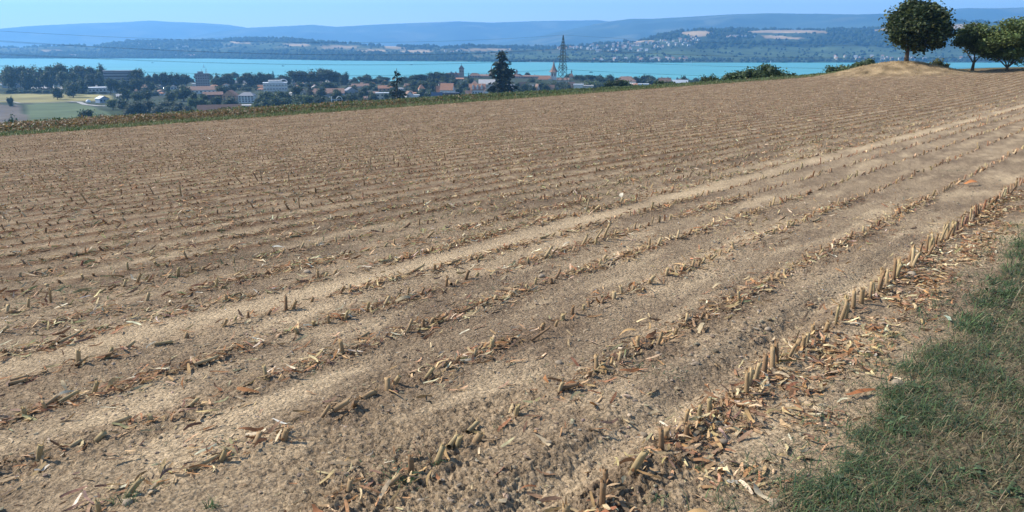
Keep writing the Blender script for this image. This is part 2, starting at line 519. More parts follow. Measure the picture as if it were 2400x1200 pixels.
def valley():
    NA = 330
    az = np.linspace(RD(-52), RD(54), NA)
    rr = np.concatenate([np.linspace(0, 30, 26)[:-1], np.geomspace(30, 1480, 140)])
    re = edge_r(az)
    RR = re[None] + rr[:, None]
    X = RR * np.sin(az)[None]; Y = RR * np.cos(az)[None]
    Z = ground_z(X, Y)
    shore = 1450 + 40 * np.sin(az * 9) + 60 * sstep(RD(-5), RD(-30), az)
    Z = Z - 12 * sstep(0, 60, RR - shore[None])
    px, py = project(X, Y, Z)
    n = fbm(X / 60, Y / 60, 9, 4)
    C = np.array((0.042, 0.057, 0.027)) * (1 + .5 * n[..., None])
    town = sstep(820, 900, RR)[..., None] * np.clip(.5 + n[..., None], 0, 1)
    C = C * (1 - town) + town * np.array((0.06, 0.068, 0.05))
    near = RR < re[None] + 22
    C[near] = np.array((0.13, 0.10, 0.05)) * (1 + .3 * n[near][..., None])
    def paint(P, c, v=.15):
        k = poly_in(px, py, P) & ~near
        C[k] = np.array(c) * (1 + v * n[k][..., None])
    paint([(-250, 221), (120, 220), (262, 222), (262, 234), (170, 238), (90, 241), (-250, 236)], (0.27, 0.235, 0.10))
    paint([(-250, 244), (45, 245), (75, 300), (-250, 320)], (0.135, 0.115, 0.095))
    paint([(55, 243), (150, 239), (215, 248), (262, 268), (262, 300), (80, 300)], (0.105, 0.132, 0.068))
    nr = len(rr); I = np.arange(nr * NA).reshape(nr, NA)
    Fq = np.stack([I[:-1, :-1], I[:-1, 1:], I[1:, 1:], I[1:, :-1]], -1).reshape(-1, 4)[:, ::-1]
    me = mesh_np('valley_ground', np.stack([X, Y, Z], -1).reshape(-1, 3), [Fq], np.clip(C, .01, .8).reshape(-1, 3), True, [M_LAND])
    tag(link('valley_ground', me), kind='structure')
valley()

def strip_path(name, pts, w, col):
    V, F = [], []
    P = []
    for (px, py) in pts:
        d = base_at(px, py); x, y, z = at(px, d); P.append(Vector((x, y, z)))
    Q = []
    for i in range(len(P) - 1):
        for k in range(10): Q.append(P[i].lerp(P[i + 1], k / 10))
    Q.append(P[-1])
    for i, p in enumerate(Q):
        d = (Q[min(i + 1, len(Q) - 1)] - Q[max(i - 1, 0)]); n = Vector((-d.y, d.x, 0)).normalized()
        for s in (-1, 1):
            q = p + n * s * w / 2
            V.append((q.x, q.y, float(ground_z(q.x, q.y)) + 0.35))
        if i: F.append((2*i-2, 2*i-1, 2*i+1, 2*i))
    me = bpy.data.meshes.new(name); me.from_pydata(V, [], F); me.materials.append(mat_col(name, col, .9, .1, .2, .15)); me.update()
    tag(link(name, me), kind='structure')
strip_path('path', [(150, 239), (172, 240), (186, 246), (214, 249), (262, 250)], 5.5, (0.36, 0.34, 0.31))
strip_path('path', [(-60, 233), (0, 237), (30, 243), (95, 242), (150, 239.5)], 4.0, (0.30, 0.27, 0.22))

def make_lake():
    m, t, b = new_mat('lake_water')
    b.inputs['Roughness'].default_value = 0.32; set_spec(b, 0.35)
    tc = t.nodes.new('ShaderNodeTexCoord')
    mp = t.nodes.new('ShaderNodeMapping'); mp.inputs['Scale'].default_value = (0.0010, 0.009, 1)
    n = t.nodes.new('ShaderNodeTexNoise'); n.inputs['Scale'].default_value = 1.0; n.inputs['Detail'].default_value = 5
    r = t.nodes.new('ShaderNodeValToRGB')
    r.color_ramp.elements[0].position = .35; r.color_ramp.elements[1].position = .68
    r.color_ramp.elements[0].color = (0.040, 0.245, 0.220, 1); r.color_ramp.elements[1].color = (0.070, 0.335, 0.295, 1)
    t.links.new(tc.outputs['Object'], mp.inputs[0]); t.links.new(mp.outputs[0], n.inputs['Vector'])
    t.links.new(n.outputs['Fac'], r.inputs[0]); t.links.new(r.outputs[0], b.inputs['Base Color'])
    n2 = t.nodes.new('ShaderNodeTexNoise'); n2.inputs['Scale'].default_value = 0.25; n2.inputs['Detail'].default_value = 4
    t.links.new(tc.outputs['Object'], n2.inputs['Vector'])
    bp = t.nodes.new('ShaderNodeBump'); bp.inputs['Strength'].default_value = .5; bp.inputs['Distance'].default_value = .5
    t.links.new(n2.outputs['Fac'], bp.inputs['Height']); t.links.new(bp.outputs[0], b.inputs['Normal'])
    xs = np.linspace(-7500, 7500, 31); ys = np.linspace(900, 7000, 25)
    X, Y = np.meshgrid(xs, ys)
    I = np.arange(X.size).reshape(X.shape)
    F = np.stack([I[:-1, :-1], I[:-1, 1:], I[1:, 1:], I[1:, :-1]], -1).reshape(-1, 4)
    me = mesh_np('lake', np.stack([X, Y, X * 0 + LAKEZ], -1).reshape(-1, 3), [F], None, True, [m])
    tag(link('lake', me), kind='structure')
make_lake()

def interp_px(pts, px):
    p = np.array(pts, float); return np.interp(px, p[:, 0], p[:, 1])

SHORE = [(-600, 139), (0, 137), (500, 137.3), (800, 142), (1100, 144.5), (1400, 146.8), (1900, 146.8), (2400, 146.5), (3000, 146)]
CREST = [(-600, 108), (0, 113), (60, 112), (120, 109), (180, 107), (230, 109), (260, 104), (300, 98), (340, 97), (400, 97), (470, 97), (510, 95),
         (560, 91), (640, 91), (690, 92), (715, 96), (760, 99), (815, 103), (870, 107), (920, 109), (1020, 111), (1035, 113), (1100, 112), (1200, 111),
         (1300, 112), (1370, 108), (1400, 104), (1440, 101), (1500, 96), (1522, 92), (1545, 84), (1580, 77), (1620, 71), (1645, 70), (1680, 73), (1710, 68),
         (1750, 71), (1780, 70), (1850, 70), (1930, 71), (1960, 69), (2000, 70), (2060, 65), (2130, 58), (2220, 52), (2270, 50), (2330, 54), (2400, 55), (3000, 60)]
TAN = [[(1590, 76), (1640, 72), (1668, 74), (1662, 84), (1630, 86), (1612, 82)], [(1752, 74), (1780, 71), (1860, 70), (1937, 72), (1937, 78), (1880, 77), (1790, 77), (1757, 77)],
       [(1785, 83), (1830, 84), (1885, 89), (1870, 91), (1795, 91)], [(2046, 70), (2080, 65), (2080, 72), (2050, 74)], [(2195, 60), (2300, 54), (2300, 66), (2200, 70)],
       [(660, 103), (700, 101), (726, 104), (722, 109), (680, 108)], [(748, 108), (800, 106), (838, 110), (830, 114), (760, 114)], [(862, 115), (905, 116), (900, 121), (866, 120)],
       [(898, 108), (925, 108), (958, 113), (945, 115), (905, 113)], [(936, 119), (985, 116), (1016, 118), (1005, 123), (945, 124)],
       [(1070, 115), (1120, 113), (1205, 114), (1200, 118), (1110, 120)], [(540, 97), (590, 99), (585, 103), (545, 102)], [(95, 117), (140, 116), (150, 121), (100, 121)],
       [(1480, 97), (1530, 94), (1535, 97), (1485, 100)], [(840, 118), (862, 117), (862, 121), (842, 122)]]
VINE = [[(1300, 124), (1500, 126), (1620, 116), (1700, 108), (1760, 112), (1800, 106), (1900, 112), (2000, 108), (2080, 112), (2300, 118), (2400, 120), (2400, 138), (1300, 141)],
        [(1130, 130), (1260, 122), (1300, 126), (1300, 138), (1120, 140)]]
FOREST = [[(1520, 96), (1520, 60), (1590, 60), (1590, 78), (1612, 86), (1600, 92)], [(1655, 90), (1665, 60), (1745, 60), (1757, 78), (1770, 90), (1720, 98)],
          [(1620, 100), (1900, 96), (1937, 78), (1940, 60), (2045, 60), (2060, 74), (2230, 70), (2220, 104), (2080, 112), (2000, 106), (1900, 112), (1800, 105), (1760, 113), (1700, 110), (1640, 116)],
          [(500, 100), (560, 85), (715, 85), (740, 97), (820, 100), (820, 104), (740, 103), (640, 98)], [(915, 112), (920, 95), (1022, 95), (1022, 116), (960, 116)],
          [(1040, 114), (1045, 100), (1300, 100), (1300, 116), (1210, 114)], [(0, 140), (0, 126), (250, 122), (500, 122), (700, 118), (840, 124), (1100, 128), (1120, 142), (800, 142)],
          [(250, 125), (250, 95), (500, 92), (520, 110), (400, 118)]]

HILL = {}
def hills():
    NA, NT = 560, 90
    pxs = np.linspace(-420, 2820, NA)
    az = np.arctan2((pxs - 1200) / FPX, 1.03)
    te_s = np.array([azel(p, interp_px(SHORE, p))[1] for p in pxs]); te_c = np.array([azel(p, interp_px(CREST, p))[1] for p in pxs])
    ds = (LAKEZ - CAMH) / te_s
    dc = ds + 1500 + 500 * sstep(1500, 1800, pxs)
    zc = CAMH + te_c * dc
    t = np.concatenate([np.linspace(-0.02, 1, 70), np.linspace(1, 2.0, 21)[1:]])
    T = t[:, None]
    D = ds + (dc - ds) * T
    prof = np.clip(T, 0, 1)
    prof = 0.55 * prof + .45 * prof * prof * (3 - 2 * prof)
    Z = LAKEZ + (zc - LAKEZ) * prof + np.minimum(T, 0) * 600
    Z = np.where(T > 1, zc - 60 * (T - 1) ** 1.2, Z)
    X = D * np.sin(az); Y = D * np.cos(az)
    nz = fbm(X / 330, Y / 330, 15, 4)
    Z = Z + 20 * nz * np.clip(T * 3, 0, 1) * np.clip((1 - T) * 4, 0, 1) + np.where(T > 0, 1.5, 0)
    px, py = project(X, Y, Z)
    n = fbm(X / 160, Y / 160, 19, 4)
    C = np.array((0.046, 0.062, 0.030)) * (1 + .45 * n[..., None])
    mix = (sstep(.1, .5, fbm(X / 300, Y / 110, 23, 3)) * sstep(1380, 1340, pxs)[None] * .55)[..., None]
    C = C * (1 - mix) + mix * np.array((0.20, 0.165, 0.085))
    cover = np.zeros(px.shape, int)
    for P in VINE:
        k = poly_in(px, py, P); cover[k] = 3
        st = .5 + .5 * np.sin((X * .3 + Y * .95)[k] / 30 + 3 * n[k])
        C[k] = np.array((0.062, 0.086, 0.038)) * (1 + .3 * n[k])[..., None] * (.85 + .3 * st[..., None])
    for P in FOREST:
        k = poly_in(px, py, P); cover[k] = 1; C[k] = np.array((0.028, 0.040, 0.020)) * (1 + .3 * n[k])[..., None]
    for P in TAN:
        k = poly_in(px, py, P); cover[k] = 2; C[k] = np.array((0.36, 0.255, 0.145)) * (1 + .2 * n[k])[..., None]
    nr = len(t); I = np.arange(nr * NA).reshape(nr, NA)
    Fq = np.stack([I[:-1, :-1], I[:-1, 1:], I[1:, 1:], I[1:, :-1]], -1).reshape(-1, 4)[:, ::-1]
    me = mesh_np('hills', np.stack([X, Y, Z], -1).reshape(-1, 3), [Fq], np.clip(C, .01, .8).reshape(-1, 3), True, [M_FAR])
    tag(link('hills', me), kind='structure')
    HILL.update(X=X, Y=Y, Z=Z, px=px, py=py, cover=cover, pxs=pxs, t=t)
hills()

# round tree heads that make up the far woods
def ico(sub=1):
    import bmesh
    bm = bmesh.new(); bmesh.ops.create_icosphere(bm, subdivisions=sub, radius=1.0)
    bm.verts.ensure_lookup_table()
    V = np.array([v.co[:] for v in bm.verts]); F = np.array([[v.index for v in f.verts] for f in bm.faces]); bm.free()
    return V, F
ICO1, ICO1F = ico(1)
ICO2, ICO2F = ico(2)

def far_woods():
    H = HILL; hp = Heap()
    T = np.repeat(H['t'][:, None], H['X'].shape[1], 1)
    vis = (H['px'] > -60) & (H['px'] < 2460) & (T > 0.0) & (T <= 1.04)
    def sow(mask, N, smin, smax, cols):
        idx = np.flatnonzero(mask.ravel())
        if len(idx) == 0: return
        i = rng.choice(idx, N)
        X = H['X'].ravel()[i] + rng.normal(0, 9, N); Y = H['Y'].ravel()[i] + rng.normal(0, 9, N); Z = H['Z'].ravel()[i]
        s = rng.uniform(smin, smax, N)
        sc = np.stack([s * rng.uniform(.8, 1.3, N), s * rng.uniform(.8, 1.3, N), s * rng.uniform(.8, 1.35, N)], -1)
        bv = ICO1 * (1 + .16 * np.sin(ICO1[:, :1] * 7 + ICO1[:, 1:2] * 5))
        hp.put(bv, [ICO1F], np.stack([X, Y, Z + s * .4], -1), rotz(rng.uniform(0, 6.28, N)), sc, palette(N, cols, [3, 2, 1], .25))
    g = [(0.018, 0.028, 0.015), (0.025, 0.037, 0.018), (0.034, 0.046, 0.022)]
    sow(vis & (H['cover'] == 1), 4300, 6, 13, g)
    sow(vis & (H['cover'] == 0), 1100, 4, 9, g)
    sow(vis & (H['cover'] == 3), 420, 3, 7, g)
    sow(vis & (T < .09), 900, 4, 9, g)
    edge = vis & (T > .93) & (H['cover'] != 2)
    sow(edge, 700, 6, 12, g)
    o = link('far_woods', hp.mesh('far_woods', M_WOOD, True))
    tag(o, 'dark woodland covering the hills across the lake', kind='stuff')
far_woods()

# ------------------------------------------------------------------ blue mountain ridges
def ridge(name, pts, d, depth, x0, x1, label):
    NA = 220
    pxs = np.linspace(x0, x1, NA)
    az = np.arctan2((pxs - 1200) / FPX, 1.035)
    y = interp_px(pts, pxs) + 0.5 * gnoise(pxs / 9, pxs * 0, 61) + .25 * gnoise(pxs / 3, pxs * 0, 62)
    te = np.array([azel(p, q)[1] for p, q in zip(pxs, y)])
    zc = CAMH + te * d
    t = np.concatenate([np.linspace(-1, 0, 26), np.linspace(0, 1, 8)[1:]])[:, None]
    D = d + depth * t + 0 * pxs
    Z = LAKEZ + (zc - LAKEZ) * (1 - np.abs(t) ** 1.5)
    X = D * np.sin(az); Y = D * np.cos(az)
    Z = Z + 40 * fbm(X / 900, Y / 900, 71, 4) * np.clip(-t * 2.5, 0, 1) * np.clip((1 + t) * 4, 0, 1)
    n = fbm(X / 1200, Y / 1200, 73, 5)
    C = np.array((0.045, 0.065, 0.045)) * (1 + .5 * n[..., None])
    m = sstep(.25, .5, fbm(X / 900, Y / 500, 79, 4))[..., None] * .6
    C = C * (1 - m) + m * np.array((0.14, 0.14, 0.085))
    nr = len(t); I = np.arange(nr * NA).reshape(nr, NA)
    Fq = np.stack([I[:-1, :-1], I[:-1, 1:], I[1:, 1:], I[1:, :-1]], -1).reshape(-1, 4)[:, ::-1]
    me = mesh_np(name, np.stack([X, Y, Z], -1).reshape(-1, 3), [Fq], np.clip(C, .01, .6).reshape(-1, 3), True, [M_FAR])
    tag(link(name, me), label, kind='structure')
ridge('mountains', [(-700, 78), (0, 68), (100, 60), (200, 55), (300, 52), (360, 48), (400, 51), (480, 54), (540, 58), (590, 66), (700, 80), (900, 100)], 14500, 2500, -700, 900, 'pale blue mountain ridge above the far lake shore')
ridge('mountains', [(380, 100), (500, 76), (590, 65), (700, 60), (735, 58), (790, 63), (850, 60), (900, 57), (975, 54), (1075, 50), (1150, 53), (1275, 49), (1350, 48), (1400, 47), (1420, 50), (1600, 62), (1800, 80)], 12500, 2200, 380, 1800, 'blue mountain ridge with a long level crest')
ridge('mountains', [(1150, 104), (1250, 88), (1325, 71), (1420, 51), (1475, 44), (1525, 44), (1600, 40), (1700, 34), (1792, 31), (1854, 32), (2000, 34), (2070, 32), (2150, 34), (2220, 40), (2300, 60), (2500, 90)], 9600, 2000, 1150, 2500, 'deeper blue wooded mountain ridge')
ridge('mountains', [(1900, 60), (2050, 40), (2150, 27), (2212, 22), (2254, 19), (2317, 20), (2400, 17), (2700, 12), (3100, 14)], 11500, 2200, 1900, 3100, 'high blue ridge behind the big tree')

# ------------------------------------------------------------------ air
def make_haze():
    mb = MB(); mb.box(-16500, 16500, -900, 17600, -130, 900)
    m = bpy.data.materials.new('haze'); m.use_nodes = True
    t = m.node_tree; t.nodes.remove(t.nodes['Principled BSDF'])
    v = t.nodes.new('ShaderNodeVolumePrincipled')
    v.inputs['Color'].default_value = HAZE_COL
    v.inputs['Density'].default_value = HAZE_DEN
    v.inputs['Anisotropy'].default_value = 0.25
    t.links.new(v.outputs[0], t.nodes['Material Output'].inputs['Volume'])
    o = mb.build('haze', m)
    tag(o, 'thin blue summer haze over the lake', kind='stuff')
HAZE_COL = (0.24, 0.56, 1.0, 1)
HAZE_DEN = 0.000102
make_haze()

# ------------------------------------------------------------------ stubble, straw, clods
def stub_mesh(seed, n=8, rings=5, fray=0.05, bend=0.16):
    """corn stub, unit height, radius about 0.12 of it: joint bulge, ragged cut top with pale pith"""
    r = np.random.default_rng(seed)
    V, C, F = [], [], []
    ang0 = r.uniform(0, 6.28); bd = r.uniform(-bend, bend, 2)
    for i in range(rings + 1):
        t = i / rings
        for k in range(n):
            a = 2 * np.pi * k / n + ang0
            rad = (0.13 - 0.02 * t) * (1 + 0.16 * np.exp(-((t - .28) / .07) ** 2)) * (1 + .10 * np.cos(2 * a + seed))
            z = -0.12 + 1.12 * t
            if i == rings:
                z += r.uniform(-fray, fray) + 0.05 * np.cos(a - seed); rad *= r.uniform(.95, 1.25)
            V.append((rad * np.cos(a) + bd[0] * t * t, rad * np.sin(a) + bd[1] * t * t, z))
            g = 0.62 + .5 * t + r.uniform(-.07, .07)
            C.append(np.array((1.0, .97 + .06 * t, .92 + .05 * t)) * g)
        if i:
            for k in range(n):
                F.append(((i-1)*n+k, (i-1)*n+(k+1)%n, i*n+(k+1)%n, i*n+k))
    c = len(V); V.append((bd[0], bd[1], .82)); C.append(np.array((1.35, 1.3, 1.15)))
    T = [(rings*n+k, rings*n+(k+1)%n, c) for k in range(n)]
    for q in range(5):                                  # torn fibres standing up from the cut
        a = r.uniform(0, 6.28); o = len(V); L = r.uniform(.08, .26); w = .035; e = r.uniform(.10, .22)
        for (ra, zz, da) in ((.11, .93, -w / .11), (.11, .93, w / .11), (e, 1 + L, 0)):
            V.append((ra * np.cos(a + da) + bd[0], ra * np.sin(a + da) + bd[1], zz)); C.append(np.array((1.15, 1.08, .95)) * r.uniform(.8, 1.2))
        T.append((o, o + 1, o + 2))
    return np.array(V), [np.array(F), np.array(T)], np.array(C)

def sheath_mesh(seed):
    """torn leaf sheath round the foot of a stub: a few curled strips"""
    r = np.random.default_rng(seed); V, F, C = [], [], []
    for q in range(r.integers(2, 5)):
        a = r.uniform(0, 6.28); w = r.uniform(.10, .2); L = r.uniform(.5, 1.1); cu = r.uniform(.2, 1.0)
        d = np.array((np.cos(a), np.sin(a), 0)); s = np.array((-np.sin(a), np.cos(a), 0)); tw = r.uniform(-.8, .8)
        b = len(V)
        for i in range(5):
            t = i / 4
            p = d * (.12 + .5 * cu * t * L) + np.array((0, 0, (.02 + .55 * L * t * (1.2 - cu * t))))
            ss = s * np.cos(tw * t) + np.array((0, 0, 1)) * np.sin(tw * t)
            ww = w * (1 - .55 * t)
            V += [p - ss * ww / 2, p + ss * ww / 2]; C += [np.ones(3) * r.uniform(.75, 1.15)] * 2
            if i: F.append((b+2*i-2, b+2*i-1, b+2*i+1, b+2*i))
    return np.array(V), [np.array(F)], np.array(C)

def strip_mesh(seed, seg=3, w=.2, curl=.5, twist=.6):
    """dry leaf or husk strip, unit length along x, lying on the ground"""
    r = np.random.default_rng(seed); V, F = [], []
    c = r.uniform(.2, 1) * curl; tw = r.uniform(-1, 1) * twist; yb = r.uniform(-.2, .2); ph = r.uniform(0, 3)
    for i in range(seg + 1):
        t = i / seg
        z = .04 + .28 * c * abs(math.sin(ph + t * 2.6)); y = yb * math.sin(t * 3)
        ww = w * (.35 + .65 * math.sin(math.pi * min(max(t, .12), .9))) * r.uniform(.85, 1.15)
        a = tw * (t - .5) + .3 * c
        V += [(t - .5, y - ww / 2 * math.cos(a), z - ww / 2 * math.sin(a)), (t - .5, y + ww / 2 * math.cos(a), z + ww / 2 * math.sin(a))]
        if i: F.append((2*i-2, 2*i-1, 2*i+1, 2*i))
    return np.array(V), [np.array(F)]

def base_col(me_V, C, col):
    return np.clip(C * np.asarray(col)[None], .01, .9)

STUB_COLS = [(0.345, 0.225, 0.120), (0.425, 0.300, 0.165), (0.245, 0.147, 0.080), (0.360, 0.260, 0.135)]
STUBS = [stub_mesh(100 + i) for i in range(12)]
STUB_ME = []
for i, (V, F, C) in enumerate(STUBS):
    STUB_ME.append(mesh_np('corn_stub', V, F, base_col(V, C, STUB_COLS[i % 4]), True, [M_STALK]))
SHEATH_ME = []
HUSK_COLS = [(0.33, 0.165, 0.072), (0.42, 0.27, 0.13), (0.27, 0.135, 0.062), (0.48, 0.36, 0.20)]
for i in range(8):
    V, F, C = sheath_mesh(300 + i)
    SHEATH_ME.append(mesh_np('leaf_sheath', V, F, base_col(V, C, HUSK_COLS[i % 4]), False, [M_STRAW]))
# cheap stub for the far rows: three sided with a slanted top
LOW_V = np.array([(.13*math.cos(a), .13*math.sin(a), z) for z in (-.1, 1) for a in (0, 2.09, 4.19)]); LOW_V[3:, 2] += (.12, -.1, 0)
LOW_F = [np.array([(0, 1, 4, 3), (1, 2, 5, 4), (2, 0, 3, 5)]), np.array([(3, 4, 5)])]

ORD = ['first', 'second', 'third', 'fourth', 'fifth', 'sixth', 'seventh', 'eighth', 'ninth', 'tenth', 'eleventh', 'twelfth',
       'thirteenth', 'fourteenth', 'fifteenth', 'sixteenth', 'seventeenth', 'eighteenth', 'nineteenth', 'twentieth']

def nth(n):
    return ORD[n - 1] if n <= 20 else '%d%s' % (n, {1: 'st', 2: 'nd', 3: 'rd'}.get(n % 10 if n % 100 not in (11, 12, 13) else 0, 'th'))

def sow_stubs():
    U, V_, K = [], [], []
    for k, v in enumerate(ROWS):
        if k == 0: sp, keep = .10, .92
        elif k <= 5: sp, keep = .13, .58
        elif k <= 8: sp, keep = .12, .6
        else: sp, keep = .15, .8
        u = np.arange(-40, 130, sp); u = u + rng.normal(0, .02, len(u))
        pr = keep * (0.55 + .9 * sstep(-.3, .4, gnoise(u / 1.6, u * 0 + k * 3.7, 91)))
        if k == 0: pr = np.where(u < 3.6, .75, .72 + .4 * sstep(-.3, .2, gnoise(u / .7, u * 0 + 8, 92))); 
        elif k <= 5: pr = np.where(u > 7, np.minimum(pr * 1.9, .95), pr)
        u = u[rng.random(len(u)) < pr]
        U.append(u); V_.append(v + rng.normal(0, .022, len(u))); K.append(np.full(len(u), k))
    U = np.concatenate(U); V_ = np.concatenate(V_); K = np.concatenate(K)
    X, Y = xy(U, V_)
    R_ = np.hypot(X, Y); A = np.arctan2(X, Y)
    ok = (np.abs(A) < RD(44)) & (R_ < edge_r(A) - .4) & (Y > 1.0) & (mound(X, Y) < .25) & ((R_ < 45) | (rng.random(len(R_)) < .6))
    U, V_, K, X, Y, R_ = U[ok], V_[ok], K[ok], X[ok], Y[ok], R_[ok]
    N = len(U)
    h = np.exp(rng.normal(0, .32, N)) * np.where(K > 8, .036, .055)
    tall = sstep(.3, .55, gnoise(U / 2.2, V_ / .5, 93)) * (rng.random(N) < .35)
    h = h * (1 + 1.1 * tall)
    h0 = .055 + .06 * rng.random(N) + .035 * sstep(-.2, .5, gnoise(U / .5, U * 0 + 2, 94)) + .06 * rng.random(N) * sstep(4.5, 5.8, U) * sstep(10, 8, U)
    h = np.where(K == 0, h0, h)
    h = np.where((K >= 17) & (K <= 18) & (rng.random(N) < .10), .2, h)
    h = np.where((K == 0) & (U < 3.2), rng.uniform(.06, .11, N), h)
    rad = rng.uniform(.0095, .0145, N) * np.where(R_ > 25, 1.15, 1)
    lean = np.abs(rng.normal(0, .42, N)); lean[K == 0] = np.abs(rng.normal(0, .28, (K == 0).sum()))
    lean = np.where((K > 0) & (K < 9) & (rng.random(N) < .45), rng.uniform(.5, 1.25, N), lean)
    # pushed over mostly along the row, the way the machine went
    ldir = np.where(K < 9, (math.pi / 2 - ROWAZ), (math.pi / 2 - ROWAZ) + math.pi) + rng.normal(0, .5, N)
    Z = soil_z(X, Y) - .004
    spin = rng.uniform(0, 6.28, N)
    sx = rad / .12
    px, py = project(X, Y, Z + h / 2)
    inside = (px > -10) & (px < 2410) & (py < 1215)
    size = np.where(inside, 1 / R_, 0)
    order = np.argsort(-size)
    big = order[:300]; rest = np.setdiff1d(np.arange(N), big)
    count = {}
    for i in sorted(big, key=lambda j: U[j]):
        k = int(K[i]); count[k] = count.get(k, 0) + 1
        look = ('tall' if h[i] > .115 else 'short' if h[i] < .06 else 'dry') + (' toppled' if lean[i] > .7 else ' leaning' if lean[i] > .3 else ' upright')
        lab = '%s corn stub, %s from the lower edge in the %s' % (look, nth(count[k]), 'row beside the grass' if k == 0 else '%s row from grass' % ORD[min(k, 19)])
        q = Matrix.Rotation(ldir[i], 4, 'Z') @ Matrix.Rotation(lean[i], 4, 'Y') @ Matrix.Rotation(-ldir[i] + spin[i], 4, 'Z')
        o = link('corn_stub', STUB_ME[int(rng.integers(12))])
        o.matrix_world = Matrix.Translation((X[i], Y[i], Z[i])) @ q @ Matrix.Diagonal((sx[i], sx[i], h[i], 1))
        tag(o, lab, 'corn stub', 'corn stubs in the %s row from the grass' % ORD[min(k, 19)])
        if rng.random() < .7:
            s = link('leaf_sheath', SHEATH_ME[int(rng.integers(8))], o)
            e = rng.uniform(.05, .09)
            s.matrix_parent_inverse = Matrix.Identity(4)
            s.matrix_basis = Matrix.Diagonal((e / sx[i], e / sx[i], e * .7 / h[i], 1)) @ Matrix.Rotation(rng.uniform(0, 6.28), 4, 'Z')
    hp = Heap()
    Q = rotz(ldir) @ roty(lean) @ rotz(-ldir + spin)
    cols = palette(N, STUB_COLS + [(0.24, 0.125, 0.06)], [3, 2, 3, 1, 2], .22)
    near = rest[R_[rest] < 16]; far = rest[R_[rest] >= 16]
    for j in range(6):
        s = near[j::6]
        V, F, C = STUBS[j]
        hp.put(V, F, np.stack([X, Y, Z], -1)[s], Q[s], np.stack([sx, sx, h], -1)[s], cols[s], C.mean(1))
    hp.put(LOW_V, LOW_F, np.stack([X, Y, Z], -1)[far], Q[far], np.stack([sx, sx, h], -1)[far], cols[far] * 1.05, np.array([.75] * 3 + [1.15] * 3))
    # torn sheaths and root crowns heaped at the feet of the stubs
    hs = Heap()
    s = np.flatnonzero((R_ < 42) & (rng.random(N) < np.where(R_ < 18, .85, .5)))
    for j in range(8):
        i = s[j::8]; V, F, C = sheath_mesh(340 + j); n = len(i)
        e = rng.uniform(.035, .085, n) * np.where(R_[i] > 18, 1.3, 1)
        hs.put(V, F, np.stack([X, Y, Z - .004], -1)[i] + rng.normal(0, .012, (n, 3)) * (1, 1, 0), rotz(rng.uniform(0, 6.28, n)), np.stack([e * 1.3, e * 1.3, e * .6], -1), palette(n, HUSK_COLS + [(0.19, 0.11, 0.06)], [3, 2, 2, 1, 3], .2))
    tag(link('torn_sheaths', hs.mesh('torn_sheaths', M_STRAW)), 'torn brown leaf sheaths heaped along the stubble rows', kind='stuff')
    tag(link('corn_stubble', hp.mesh('corn_stubble', M_STALK)), 'rows of short cut corn stubble across the field', kind='stuff')
sow_stubs()

